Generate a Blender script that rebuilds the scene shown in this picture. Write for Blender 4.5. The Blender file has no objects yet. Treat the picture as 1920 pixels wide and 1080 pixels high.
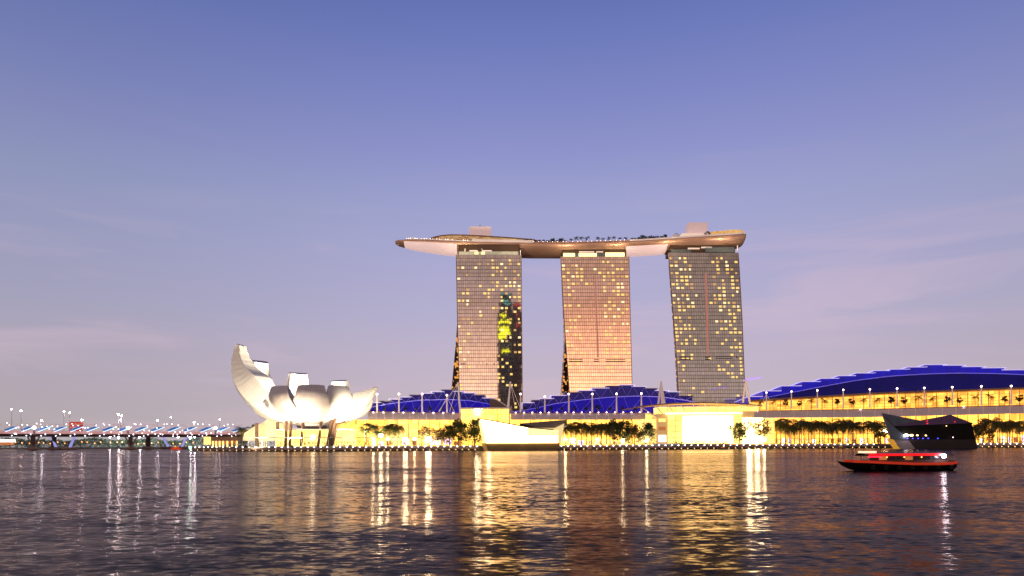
import bpy, math, random
from mathutils import Vector, Matrix, noise
rnd = random.Random(7)
R = math.radians

# ------------------------------------------------------------------ camera, sky, light, exposure
sc = bpy.context.scene
col = sc.collection
F = 1309.0            # focal length in pixels of a 1920 wide frame
CAMH = 4.0
HY = 834.0            # horizon row at the middle of the frame
ROLL = 0.0047
cam = bpy.data.objects.new('camera', bpy.data.cameras.new('camera'))
col.objects.link(cam)
cam.data.sensor_width = 36.0
cam.data.lens = 36.0 * F / 1920.0
cam.data.shift_y = (HY - 540.0) / 1920.0
cam.data.clip_start = 0.5
cam.data.clip_end = 12000.0
rv = Vector((math.cos(ROLL), 0, -math.sin(ROLL)))
uv_ = Vector((math.sin(ROLL), 0, math.cos(ROLL)))
fw = Vector((0, 1, 0))
m3 = Matrix((rv, uv_, -fw)).transposed()
cam.matrix_world = Matrix.Translation((0, 0, CAMH)) @ m3.to_4x4()
sc.camera = cam


def P(px, py, D):
    """a point of the place at distance D, from where it is seen in the photograph"""
    d = fw + rv * ((px - 960.0) / F) + uv_ * ((HY - py) / F)
    k = D / d.y
    return Vector((d.x * k, D, CAMH + d.z * k))


def X(px, D):
    return (px - 960.0) / F * D


def hor(px):
    return HY - (px - 960) * ROLL


def Z(px, py, D):
    return P(px, py, D).z


def s2l(r, g, b):
    f = lambda c: (c / 255.0) / 12.92 if c / 255.0 <= 0.04045 else ((c / 255.0 + 0.055) / 1.055) ** 2.4
    return (f(r), f(g), f(b), 1.0)


sc.render.engine = 'CYCLES'
sc.cycles.use_denoising = True
sc.cycles.max_bounces = 5
sc.cycles.diffuse_bounces = 2
sc.cycles.glossy_bounces = 3
sc.cycles.transmission_bounces = 2
sc.cycles.sample_clamp_indirect = 12.0
sc.cycles.caustics_reflective = False
sc.cycles.caustics_refractive = False
sc.view_settings.view_transform = 'Standard'
sc.view_settings.look = 'None'
sc.view_settings.exposure = 0.0
sc.view_settings.gamma = 1.0

w = bpy.data.worlds.new('World')
sc.world = w
w.use_nodes = True
nt = w.node_tree
nt.nodes.clear()
N = nt.nodes.new
L = nt.links.new


def ramp_node(tree, stops, inp, interp='LINEAR'):
    r = tree.nodes.new('ShaderNodeValToRGB')
    r.color_ramp.interpolation = interp
    e = r.color_ramp.elements
    while len(e) > 1:
        e.remove(e[-1])
    e[0].position = stops[0][0]
    e[0].color = stops[0][1]
    for p, c in stops[1:]:
        k = e.new(p)
        k.color = c
    tree.links.new(inp, r.inputs[0])
    return r


def math_node(tree, op, a, b=None, c=None, clamp=False):
    n = tree.nodes.new('ShaderNodeMath')
    n.operation = op
    n.use_clamp = clamp
    for i, v in enumerate((a, b, c)):
        if v is None:
            continue
        if isinstance(v, (int, float)):
            n.inputs[i].default_value = v
        else:
            tree.links.new(v, n.inputs[i])
    return n.outputs[0]


def mix_col(tree, fac, a, b, mode='MIX'):
    n = tree.nodes.new('ShaderNodeMix')
    n.data_type = 'RGBA'
    n.blend_type = mode
    for idx, v in ((0, fac), (6, a), (7, b)):
        if isinstance(v, (int, float)):
            n.inputs[idx].default_value = v
        elif isinstance(v, tuple):
            n.inputs[idx].default_value = v
        else:
            tree.links.new(v, n.inputs[idx])
    return n.outputs[2]


tc = N('ShaderNodeTexCoord')
sep = N('ShaderNodeSeparateXYZ')
L(tc.outputs['Generated'], sep.inputs[0])
zc = math_node(nt, 'MAXIMUM', sep.outputs[2], 0.0)
front = ramp_node(nt, [
    (0.0, s2l(199, 190, 192)), (0.03, s2l(199, 186, 193)), (0.07, s2l(198, 183, 199)), (0.13, s2l(192, 180, 204)),
    (0.18, s2l(182, 176, 208)), (0.25, s2l(172, 170, 210)), (0.315, s2l(160, 164, 208)), (0.38, s2l(144, 149, 204)),
    (0.436, s2l(129, 137, 198)), (0.50, s2l(110, 123, 189)), (0.55, s2l(96, 110, 178)), (0.63, s2l(58, 62, 100)), (1.0, s2l(34, 34, 50))], zc)
back = ramp_node(nt, [
    (0.0, (2.3, 1.55, 1.05, 1)), (0.06, (2.0, 1.3, .88, 1)), (0.12, (1.4, .84, .58, 1)), (0.19, (.52, .31, .25, 1)), (0.235, (.34, .235, .215, 1)),
    (0.28, s2l(140, 116, 116)), (0.36, s2l(140, 120, 130)), (0.5, s2l(96, 104, 150)), (0.66, s2l(58, 62, 100)), (1.0, s2l(34, 34, 50))], zc)
backcool = ramp_node(nt, [
    (0.0, s2l(146, 150, 160)), (0.07, s2l(140, 142, 150)), (0.13, s2l(128, 126, 130)), (0.2, s2l(120, 112, 112)),
    (0.28, s2l(116, 104, 104)), (0.36, s2l(120, 112, 125)), (0.5, s2l(96, 104, 150)), (0.66, s2l(58, 62, 100)), (1.0, s2l(34, 34, 50))], zc)
# where the sun went down behind the camera: warm in a sector, cooler to the right of it
mr = N('ShaderNodeMapRange')
mr.interpolation_type = 'SMOOTHSTEP'
L(sep.outputs[0], mr.inputs[0])
mr.inputs[1].default_value = 0.17
mr.inputs[2].default_value = 0.24
backmix = mix_col(nt, mr.outputs[0], back.outputs[0], backcool.outputs[0])
mrw = N('ShaderNodeMapRange')
mrw.interpolation_type = 'SMOOTHSTEP'
L(sep.outputs[0], mrw.inputs[0])
mrw.inputs[1].default_value = 0.015
mrw.inputs[2].default_value = 0.075
backmix = mix_col(nt, 1.0, backmix, mix_col(nt, mrw.outputs[0], (1, 1, 1, 1), (1.35, 1.12, 1.0, 1)), 'MULTIPLY')
mr2 = N('ShaderNodeMapRange')
mr2.interpolation_type = 'SMOOTHSTEP'
L(sep.outputs[1], mr2.inputs[0])
mr2.inputs[1].default_value = -0.35
mr2.inputs[2].default_value = 0.25
base = mix_col(nt, mr2.outputs[0], backmix, front.outputs[0])
# side darkening of the dusk sky away from the bright sector over the towers
ax = math_node(nt, 'SUBTRACT', sep.outputs[0], 0.12)
ax = math_node(nt, 'ABSOLUTE', ax)
mr3 = N('ShaderNodeMapRange')
mr3.interpolation_type = 'SMOOTHSTEP'
L(ax, mr3.inputs[0])
mr3.inputs[1].default_value = 0.12
mr3.inputs[2].default_value = 0.75
side = mix_col(nt, mr3.outputs[0], (1, 1, 1, 1), (0.78, 0.82, 0.80, 1))
base = mix_col(nt, 1.0, base, side, 'MULTIPLY')
# thin streaked clouds low in the sky
mp = N('ShaderNodeMapping')
mp.inputs['Rotation'].default_value = (0, R(8), 0)
mp.inputs['Scale'].default_value = (1.6, 1.6, 11.0)
L(tc.outputs['Generated'], mp.inputs[0])
nz = N('ShaderNodeTexNoise')
nz.inputs['Scale'].default_value = 1.7
nz.inputs['Detail'].default_value = 6.0
nz.inputs['Roughness'].default_value = 0.55
nz.inputs['Distortion'].default_value = 0.5
L(mp.outputs[0], nz.inputs['Vector'])
cl = ramp_node(nt, [(0.47, (0, 0, 0, 1)), (0.72, (1, 1, 1, 1))], nz.outputs[0], 'EASE')
band = ramp_node(nt, [(0.0, (0.75, 0.75, 0.75, 1)), (0.1, (1, 1, 1, 1)), (0.22, (0.8, 0.8, 0.8, 1)), (0.34, (0.12, 0.12, 0.12, 1)), (0.5, (0, 0, 0, 1))], zc)
cf = math_node(nt, 'MULTIPLY', cl.outputs[0], band.outputs[0])
cf = math_node(nt, 'MULTIPLY', cf, 0.40)
base = mix_col(nt, cf, base, s2l(222, 192, 208))
bg = N('ShaderNodeBackground')
L(base, bg.inputs[0])
bg.inputs[1].default_value = 0.97
sky = N('ShaderNodeTexSky')
sky.sky_type = 'NISHITA'
sky.sun_disc = False
sky.sun_elevation = R(1.0)
sky.sun_rotation = R(175)
bg2 = N('ShaderNodeBackground')
L(sky.outputs[0], bg2.inputs[0])
bg2.inputs[1].default_value = 0.012
add = N('ShaderNodeAddShader')
L(bg.outputs[0], add.inputs[0])
L(bg2.outputs[0], add.inputs[1])
wo = N('ShaderNodeOutputWorld')
L(add.outputs[0], wo.inputs[0])

sun = bpy.data.objects.new('sun', bpy.data.lights.new('sun', 'SUN'))
col.objects.link(sun)
sun.data.energy = 0.04
sun.data.angle = R(30)
sun.data.color = (1.0, 0.72, 0.55)
sun.rotation_euler = (R(86), 0, R(5))

# ------------------------------------------------------------------ helpers


class MB:
    def __init__(s):
        s.v = []
        s.f = []
        s.uv = {}

    def add(s, vs, fs, uvs=None):
        o = len(s.v)
        s.v += [tuple(p) for p in vs]
        for i, f in enumerate(fs):
            if uvs is not None:
                s.uv[len(s.f)] = uvs[i]
            s.f.append(tuple(o + k for k in f))
        return s

    def box(s, x0, x1, y0, y1, z0, z1):
        return s.add([(x0, y0, z0), (x1, y0, z0), (x1, y1, z0), (x0, y1, z0), (x0, y0, z1), (x1, y0, z1), (x1, y1, z1), (x0, y1, z1)],
                     [(0, 3, 2, 1), (4, 5, 6, 7), (0, 1, 5, 4), (1, 2, 6, 5), (2, 3, 7, 6), (3, 0, 4, 7)])

    def hexa(s, a, b):
        """two matching rings (front, back) joined into a closed solid"""
        n = len(a)
        fs = [tuple(range(n - 1, -1, -1)), tuple(range(n, 2 * n))]
        fs += [(i, (i + 1) % n, n + (i + 1) % n, n + i) for i in range(n)]
        return s.add(list(a) + list(b), fs)

    def tube(s, pts, rad, n=6, cap=True):
        pts = [Vector(p) for p in pts]
        rs = rad if isinstance(rad, (list, tuple)) else [rad] * len(pts)
        vs = []
        for i, p in enumerate(pts):
            t = (pts[min(i + 1, len(pts) - 1)] - pts[max(i - 1, 0)]).normalized()
            a = t.cross(Vector((0, 0, 1)) if abs(t.z) < 0.9 else Vector((1, 0, 0))).normalized()
            b = t.cross(a)
            for k in range(n):
                an = 2 * math.pi * k / n
                vs.append(p + (a * math.cos(an) + b * math.sin(an)) * rs[i])
        fs = []
        for i in range(len(pts) - 1):
            for k in range(n):
                k2 = (k + 1) % n
                fs.append((i * n + k, i * n + k2, (i + 1) * n + k2, (i + 1) * n + k))
        if cap:
            fs.append(tuple(range(n - 1, -1, -1)))
            fs.append(tuple((len(pts) - 1) * n + k for k in range(n)))
        return s.add(vs, fs)

    def ball(s, c, r, nu=8, nv=5, sz=1.0):
        c = Vector(c)
        vs = [c + Vector((0, 0, r * sz))]
        for j in range(1, nv):
            th = math.pi * j / nv
            for i in range(nu):
                ph = 2 * math.pi * i / nu
                vs.append(c + Vector((r * math.sin(th) * math.cos(ph), r * math.sin(th) * math.sin(ph), r * sz * math.cos(th))))
        vs.append(c - Vector((0, 0, r * sz)))
        fs = [(0, 1 + i, 1 + (i + 1) % nu) for i in range(nu)]
        for j in range(nv - 2):
            a = 1 + j * nu
            for i in range(nu):
                fs.append((a + i, a + nu + i, a + nu + (i + 1) % nu, a + (i + 1) % nu))
        a = 1 + (nv - 2) * nu
        last = len(vs) - 1
        fs += [(a + i, last, a + (i + 1) % nu) for i in range(nu)]
        return s.add(vs, fs)

    def grid(s, rows, flip=False):
        """rows: list of lists of points; uv runs 0..1"""
        m, n = len(rows), len(rows[0])
        vs = [p for r in rows for p in r]
        fs, uvs = [], []
        for j in range(m - 1):
            for i in range(n - 1):
                q = [(j, i), (j, i + 1), (j + 1, i + 1), (j + 1, i)]
                if flip:
                    q = q[::-1]
                fs.append(tuple(a * n + b for a, b in q))
                uvs.append([(b / (n - 1), a / (m - 1)) for a, b in q])
        return s.add(vs, fs, uvs)

    def leaf(s, c, size, r):
        a = Vector((r.uniform(-1, 1), r.uniform(-1, 1), r.uniform(-1, 1))).normalized()
        b = a.orthogonal().normalized()
        d = a.cross(b)
        an = r.uniform(0, 6.28)
        u = b * math.cos(an) + d * math.sin(an)
        v = a.cross(u)
        c = Vector(c)
        return s.add([c - u * size, c - v * size * .6, c + u * size, c + v * size * .6], [(0, 1, 2, 3)])

    def mesh(s, name, mat, smooth=False):
        me = bpy.data.meshes.new(name)
        me.from_pydata(s.v, [], s.f)
        if s.uv:
            lay = me.uv_layers.new(name='UVMap')
            for pi, poly in enumerate(me.polygons):
                u = s.uv.get(pi)
                if u:
                    for k, li in enumerate(poly.loop_indices):
                        lay.data[li].uv = u[k]
        if mat:
            me.materials.append(mat)
        if smooth:
            me.polygons.foreach_set('use_smooth', [True] * len(me.polygons))
        me.update()
        return me

    def build(s, name, mat, parent=None, smooth=False, loc=None):
        o = bpy.data.objects.new(name, s.mesh(name, mat, smooth))
        col.objects.link(o)
        if loc is not None:
            o.location = loc
        if parent is not None:
            o.parent = parent
            if loc is None:      # points are in world space: undo the thing's own place
                o.matrix_parent_inverse = parent.matrix_basis.inverted()
        return o


def tag(o, label=None, cat=None, group=None, kind=None):
    if label:
        o['label'] = label
    if cat:
        o['category'] = cat
    if group:
        o['group'] = group
    if kind:
        o['kind'] = kind
    return o


def thing(name, label, cat, loc=(0, 0, 0), group=None, rz=0):
    o = bpy.data.objects.new(name, None)
    o.empty_display_size = 1
    col.objects.link(o)
    o.location = loc
    o.rotation_euler = (0, 0, rz)
    return tag(o, label, cat, group)


def dup(o, parent=None):
    c = o.copy()
    col.objects.link(c)
    if parent is not None:
        c.parent = parent
    for ch in [k for k in bpy.data.objects if k.parent == o]:
        dup(ch, c)
    return c


_kids = {}


def kids(o):
    return [k for k in col.objects if k.parent == o]


ORD = ['leftmost', 'second', 'third', 'fourth', 'fifth', 'sixth', 'seventh', 'eighth', 'ninth', 'tenth', 'eleventh', 'twelfth',
       'thirteenth', 'fourteenth', 'fifteenth', 'sixteenth', 'seventeenth', 'eighteenth', 'nineteenth', 'twentieth', 'twenty-first', 'twenty-second']


def nth(i, n, what, where):
    if i == 0:
        return f'leftmost {what} {where}'
    if i == n - 1:
        return f'rightmost {what} {where}'
    return f'{ORD[i]} {what} from the left {where}'


def mat(name, c, rough=0.6, metal=0.0, emit=None, es=0.0, var=0.0, vs=0.3, alpha=None, spec=0.5):
    m = bpy.data.materials.new(name)
    m.use_nodes = True
    t = m.node_tree
    b = t.nodes['Principled BSDF']
    c4 = tuple(c[:3]) + (1.0,)
    b.inputs['Base Color'].default_value = c4
    b.inputs['Roughness'].default_value = rough
    b.inputs['Metallic'].default_value = metal
    b.inputs['Specular IOR Level'].default_value = spec
    if emit is not None:
        b.inputs['Emission Color'].default_value = tuple(emit[:3]) + (1.0,)
        b.inputs['Emission Strength'].default_value = es
    if var > 0:
        tcn = t.nodes.new('ShaderNodeTexCoord')
        n = t.nodes.new('ShaderNodeTexNoise')
        n.inputs['Scale'].default_value = vs
        n.inputs['Detail'].default_value = 4
        t.links.new(tcn.outputs['Object'], n.inputs['Vector'])
        lo = tuple(x * (1 - var) for x in c4[:3]) + (1,)
        hi = tuple(min(1, x * (1 + var)) for x in c4[:3]) + (1,)
        r = ramp_node(t, [(0.3, lo), (0.7, hi)], n.outputs[0])
        t.links.new(r.outputs[0], b.inputs['Base Color'])
    return m


def line_mask(t, uvout, nu, nv, wu, wv):
    """1 on the mullions of an nu x nv grid, 0 on the panes; also the cell coordinate"""
    s = t.nodes.new('ShaderNodeSeparateXYZ')
    t.links.new(uvout, s.inputs[0])
    u = math_node(t, 'MULTIPLY', s.outputs[0], float(nu))
    v = math_node(t, 'MULTIPLY', s.outputs[1], float(nv))
    fu = math_node(t, 'LESS_THAN', math_node(t, 'FRACT', u), wu)
    fv = math_node(t, 'LESS_THAN', math_node(t, 'FRACT', v), wv)
    m = math_node(t, 'MAXIMUM', fu, fv)
    cb = t.nodes.new('ShaderNodeCombineXYZ')
    t.links.new(math_node(t, 'FLOOR', u), cb.inputs[0])
    t.links.new(math_node(t, 'FLOOR', v), cb.inputs[1])
    return m, cb.outputs[0], s


def glass_wall_mat(name, tint, line, nu, nv, wu=.1, wv=.14, rough=.03, jit=.003, metal=.9):
    """reflecting curtain wall of panes, each pane set very slightly out of true"""
    m = bpy.data.materials.new(name)
    m.use_nodes = True
    t = m.node_tree
    b = t.nodes['Principled BSDF']
    tcn = t.nodes.new('ShaderNodeTexCoord')
    mask, cell, s = line_mask(t, tcn.outputs['UV'], nu, nv, wu, wv)
    wn = t.nodes.new('ShaderNodeTexWhiteNoise')
    wn.noise_dimensions = '3D'
    t.links.new(cell, wn.inputs['Vector'])
    lo = tuple(x * .66 for x in tint[:3]) + (1,)
    sc2 = t.nodes.new('ShaderNodeSeparateXYZ')
    t.links.new(cell, sc2.inputs[0])
    wr = t.nodes.new('ShaderNodeTexWhiteNoise')
    wr.noise_dimensions = '1D'
    t.links.new(sc2.outputs[1], wr.inputs['W'])
    pane = mix_col(t, math_node(t, 'ADD', math_node(t, 'MULTIPLY', wn.outputs[0], .5), math_node(t, 'MULTIPLY', wr.outputs[0], .5)), lo, tuple(tint[:3]) + (1,))
    t.links.new(mix_col(t, mask, pane, tuple(line[:3]) + (1,)), b.inputs['Base Color'])
    t.links.new(math_node(t, 'MULTIPLY', math_node(t, 'SUBTRACT', 1.0, mask), metal), b.inputs['Metallic'])
    t.links.new(math_node(t, 'ADD', math_node(t, 'MULTIPLY', mask, .5), rough), b.inputs['Roughness'])
    # pane tilt
    ns = t.nodes.new('ShaderNodeTexNoise')
    ns.inputs['Scale'].default_value = 26.0
    ns.inputs['Detail'].default_value = 3.0
    t.links.new(tcn.outputs['UV'], ns.inputs['Vector'])
    vm = t.nodes.new('ShaderNodeVectorMath')
    vm.operation = 'ADD'
    t.links.new(wn.outputs[1], vm.inputs[0])
    t.links.new(ns.outputs[1], vm.inputs[1])
    vs2 = t.nodes.new('ShaderNodeVectorMath')
    vs2.operation = 'SUBTRACT'
    t.links.new(vm.outputs[0], vs2.inputs[0])
    vs2.inputs[1].default_value = (1, 1, 1)
    sc_ = t.nodes.new('ShaderNodeVectorMath')
    sc_.operation = 'SCALE'
    t.links.new(vs2.outputs[0], sc_.inputs[0])
    sc_.inputs['Scale'].default_value = jit
    g = t.nodes.new('ShaderNodeNewGeometry')
    ad = t.nodes.new('ShaderNodeVectorMath')
    ad.operation = 'ADD'
    t.links.new(g.outputs['Normal'], ad.inputs[0])
    t.links.new(sc_.outputs[0], ad.inputs[1])
    no = t.nodes.new('ShaderNodeVectorMath')
    no.operation = 'NORMALIZE'
    t.links.new(ad.outputs[0], no.inputs[0])
    t.links.new(no.outputs[0], b.inputs['Normal'])
    return m


def lit_wall_mat(name, c_hi, c_lo, nu, nv, es, wu=.08, wv=.1, line=(0.25, 0.13, 0.03), vary=.45, lmul=.5):
    """glass front of a lit interior: rooms behind differ in brightness from bay to bay"""
    m = bpy.data.materials.new(name)
    m.use_nodes = True
    t = m.node_tree
    b = t.nodes['Principled BSDF']
    tcn = t.nodes.new('ShaderNodeTexCoord')
    mask, cell, s = line_mask(t, tcn.outputs['UV'], nu, nv, wu, wv)
    wn = t.nodes.new('ShaderNodeTexWhiteNoise')
    t.links.new(cell, wn.inputs['Vector'])
    n = t.nodes.new('ShaderNodeTexNoise')
    n.inputs['Scale'].default_value = 0.045
    n.inputs['Detail'].default_value = 4
    t.links.new(tcn.outputs['Object'], n.inputs['Vector'])
    f = math_node(t, 'ADD', math_node(t, 'MULTIPLY', wn.outputs[0], vary), math_node(t, 'MULTIPLY', n.outputs[0], 1.1))
    f = math_node(t, 'SUBTRACT', f, .35, clamp=True)
    c = mix_col(t, f, tuple(c_lo[:3]) + (1,), tuple(c_hi[:3]) + (1,))
    c = mix_col(t, math_node(t, 'MULTIPLY', mask, lmul), c, tuple(line) + (1,))
    t.links.new(c, b.inputs['Emission Color'])
    b.inputs['Emission Strength'].default_value = es
    b.inputs['Base Color'].default_value = (.08, .06, .03, 1)
    b.inputs['Roughness'].default_value = .25
    return m


M = {}
M['concrete'] = mat('concrete', (.30, .27, .25), .8, var=.25, vs=.15)
M['paving'] = mat('paving', (.22, .19, .17), .8, var=.2, vs=.2)
M['quay_wall'] = mat('quay_wall', (.48, .30, .26), .8, var=.3, vs=.2)
M['dark_timber'] = mat('dark_timber', (.045, .03, .025), .7, var=.3)
M['white_shell'] = mat('white_shell', (.78, .76, .77), .42, var=.04, vs=.05)
def shell_mat():
    m = mat('white_shell', (.84, .82, .84), .42)
    t = m.node_tree
    b = t.nodes['Principled BSDF']
    tcn = t.nodes.new('ShaderNodeTexCoord')
    mask, cell, s_ = line_mask(t, tcn.outputs['UV'], 6, 22, .03, .05)
    wn = t.nodes.new('ShaderNodeTexWhiteNoise')
    t.links.new(cell, wn.inputs['Vector'])
    n = t.nodes.new('ShaderNodeTexNoise')
    n.inputs['Scale'].default_value = .12
    n.inputs['Detail'].default_value = 5
    t.links.new(tcn.outputs['Object'], n.inputs['Vector'])
    c = mix_col(t, math_node(t, 'ADD', math_node(t, 'MULTIPLY', wn.outputs[0], .4), math_node(t, 'MULTIPLY', n.outputs[0], .6)), (.74, .71, .73, 1), (.90, .88, .90, 1))
    c = mix_col(t, math_node(t, 'MULTIPLY', mask, .6), c, (.42, .38, .40, 1))
    t.links.new(c, b.inputs['Base Color'])
    return m


M['white_shell'] = shell_mat()
M['white_steel'] = mat('white_steel', (.75, .70, .68), .4)
M['grey_steel'] = mat('grey_steel', (.30, .28, .28), .4, .4)
M['dark_steel'] = mat('dark_steel', (.05, .045, .045), .5, .3)
M['brown_leg'] = mat('brown_leg', (.16, .09, .06), .6)
M['bronze'] = mat('bronze', (.66, .42, .31), .42, .45, var=.12, vs=.08)
M['soffit_dark'] = mat('soffit_dark', (.10, .06, .04), .5, .3)
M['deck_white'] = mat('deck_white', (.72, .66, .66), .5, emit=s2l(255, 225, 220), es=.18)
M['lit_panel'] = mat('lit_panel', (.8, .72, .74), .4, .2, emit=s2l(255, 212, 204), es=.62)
M['foliage'] = mat('foliage', (.085, .125, .035), .6, var=.6, vs=1.2)
M['foliage_warm'] = mat('foliage_warm', (.22, .15, .04), .6, var=.5, vs=1.2)
M['palm_leaf'] = mat('palm_leaf', (.17, .16, .035), .55, var=.5, vs=1.0)
M['trunk'] = mat('trunk', (.55, .40, .24), .8, var=.3, vs=1.0)  # pale base stands in for lamplight on the trunks
M['hedge'] = mat('hedge', (.03, .045, .018), .7, var=.5, vs=1.0)
M['far_green'] = mat('far_green', (.16, .26, .14), .8, var=.5, vs=.15)
M['lamp_white'] = mat('lamp_white', (.9, .9, .9), .4, emit=s2l(255, 240, 236), es=14)
M['lamp_warm'] = mat('lamp_warm', (.9, .8, .6), .4, emit=s2l(255, 205, 130), es=7)
M['lamp_flood'] = mat('lamp_flood', (.9, .9, .9), .4, emit=s2l(255, 238, 190), es=130)
M['lamp_cool'] = mat('lamp_cool', (.9, .9, .9), .4, emit=s2l(225, 236, 255), es=9)
M['lamp_pink'] = mat('lamp_pink', (.9, .8, .8), .4, emit=s2l(255, 214, 200), es=9)
M['lamp_street'] = mat('lamp_street', (.9, .8, .8), .4, emit=s2l(255, 226, 205), es=140)
M['lamp_far'] = mat('lamp_far', (.9, .9, .9), .4, emit=s2l(240, 240, 255), es=170)
M['lamp_orange'] = mat('lamp_orange', (.9, .6, .3), .4, emit=s2l(255, 160, 70), es=4)
M['lamp_blue'] = mat('lamp_blue', (.1, .1, .9), .4, emit=s2l(60, 60, 255), es=5)
M['lamp_red'] = mat('lamp_red', (.9, .1, .1), .4, emit=s2l(255, 40, 50), es=3)
M['lamp_green'] = mat('lamp_green', (.2, .9, .5), .4, emit=s2l(110, 255, 170), es=70)
M['window_lit'] = mat('window_lit', (.3, .25, .1), .3, emit=(1.0, .66, .18), es=1.15)
M['window_pale'] = mat('window_pale', (.3, .25, .1), .3, emit=(1.0, .78, .40), es=1.35)
M['window_red'] = mat('window_red', (.3, .15, .1), .3, emit=s2l(255, 130, 90), es=.8)
M['blue_upper'] = None

# ------------------------------------------------------------------ the setting: water and land
GZ = 3.1      # level of the promenade


def water_mat():
    m = bpy.data.materials.new('water')
    m.use_nodes = True
    t = m.node_tree
    b = t.nodes['Principled BSDF']
    b.inputs['Base Color'].default_value = (.010, .006, .009, 1)
    b.inputs['Roughness'].default_value = .07
    b.inputs['IOR'].default_value = 1.24
    tcn = t.nodes.new('ShaderNodeTexCoord')

    def nz(scale, det, stretch, rot, dist=0.3):
        mp_ = t.nodes.new('ShaderNodeMapping')
        mp_.inputs['Scale'].default_value = (stretch, 1, 1)
        mp_.inputs['Rotation'].default_value = (0, 0, R(rot))
        t.links.new(tcn.outputs['Object'], mp_.inputs[0])
        n = t.nodes.new('ShaderNodeTexNoise')
        n.inputs['Scale'].default_value = scale
        n.inputs['Detail'].default_value = det
        n.inputs['Roughness'].default_value = .55
        n.inputs['Distortion'].default_value = dist
        t.links.new(mp_.outputs[0], n.inputs['Vector'])
        return n.outputs[0], n.outputs[1]
    # wave slopes straight from noise: along the view they are steep, across it gentle
    amp = ramp_node(t, [(.36, (.30, .30, .30, 1)), (.62, (1.05, 1.05, 1.05, 1))], nz(.016, 3, .20, 5)[0])
    acc = None
    for scale, det, st, rot, k in ((3.4, 4, .50, 4, 1.05), (.75, 3, .42, -5, .50), (.085, 3, .35, 7, .42)):
        cc = nz(scale, det, st, rot)[1]
        v = t.nodes.new('ShaderNodeVectorMath')
        v.operation = 'SUBTRACT'
        t.links.new(cc, v.inputs[0])
        v.inputs[1].default_value = (.5, .5, .5)
        v2 = t.nodes.new('ShaderNodeVectorMath')
        v2.operation = 'MULTIPLY'
        t.links.new(v.outputs[0], v2.inputs[0])
        v2.inputs[1].default_value = (k * .32, k, 0)
        if acc is None:
            acc = v2.outputs[0]
        else:
            ad = t.nodes.new('ShaderNodeVectorMath')
            t.links.new(acc, ad.inputs[0])
            t.links.new(v2.outputs[0], ad.inputs[1])
            acc = ad.outputs[0]
    sc_ = t.nodes.new('ShaderNodeVectorMath')
    sc_.operation = 'SCALE'
    t.links.new(acc, sc_.inputs[0])
    t.links.new(amp.outputs[0], sc_.inputs['Scale'])
    ad = t.nodes.new('ShaderNodeVectorMath')
    t.links.new(sc_.outputs[0], ad.inputs[0])
    ad.inputs[1].default_value = (0, 0, 1)
    no = t.nodes.new('ShaderNodeVectorMath')
    no.operation = 'NORMALIZE'
    t.links.new(ad.outputs[0], no.inputs[0])
    # murky water: a dark body under a thin reflecting skin
    fr = t.nodes.new('ShaderNodeFresnel')
    fr.inputs['IOR'].default_value = 1.33
    t.links.new(no.outputs[0], fr.inputs['Normal'])
    df = t.nodes.new('ShaderNodeBsdfDiffuse')
    df.inputs['Color'].default_value = (.010, .006, .009, 1)
    gl = t.nodes.new('ShaderNodeBsdfGlossy')
    gl.inputs['Roughness'].default_value = .14
    gl.inputs['Color'].default_value = (1, .85, .79, 1)
    t.links.new(no.outputs[0], gl.inputs['Normal'])
    mx = t.nodes.new('ShaderNodeMixShader')
    t.links.new(math_node(t, 'MULTIPLY', math_node(t, 'POWER', fr.outputs[0], 1.5), WREF), mx.inputs[0])
    t.links.new(df.outputs[0], mx.inputs[1])
    t.links.new(gl.outputs[0], mx.inputs[2])
    t.links.new(mx.outputs[0], t.nodes['Material Output'].inputs['Surface'])
    return m


WREF = .52
wm = MB()
wm.add([(-6000, -60, 0), (6000, -60, 0), (6000, 9000, 0), (-6000, 9000, 0)], [(0, 1, 2, 3)])
tag(wm.build('water', water_mat()), kind='structure')

QL = [(362, 590), (450, 520), (520, 478), (640, 472), (720, 486), (905, 490), (1050, 492), (1250, 500), (1450, 545), (1660, 552), (1800, 545), (1960, 528), (2200, 505)]


def qd(px):
    for (a, da), (b, db) in zip(QL, QL[1:]):
        if px <= b:
            k = (px - a) / (b - a)
            return da + (db - da) * max(0, k)
    return QL[-1][1]


g = MB()
edge = [(X(px, D), D) for px, D in QL]
back_y = 2600
ring = [(x, y) for x, y in edge] + [(X(2200, 505) + 900, 700), (X(2200, 505) + 1200, back_y), (X(362, 600) + 60, back_y), (X(362, 600) + 6, 760)]
n = len(ring)
g.add([(x, y, GZ) for x, y in ring] + [(x, y, -2) for x, y in ring], [tuple(range(n))] + [(i, i + n, (i + 1) % n + n, (i + 1) % n) for i in range(n)])
tag(g.build('ground', M['paving']), kind='structure')
g = MB().box(-300, 300, -900, -58, -2, 2.2)
tag(g.build('near_ground', M['paving']), kind='structure')

# ------------------------------------------------------------------ promenade decks and their lamps


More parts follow.
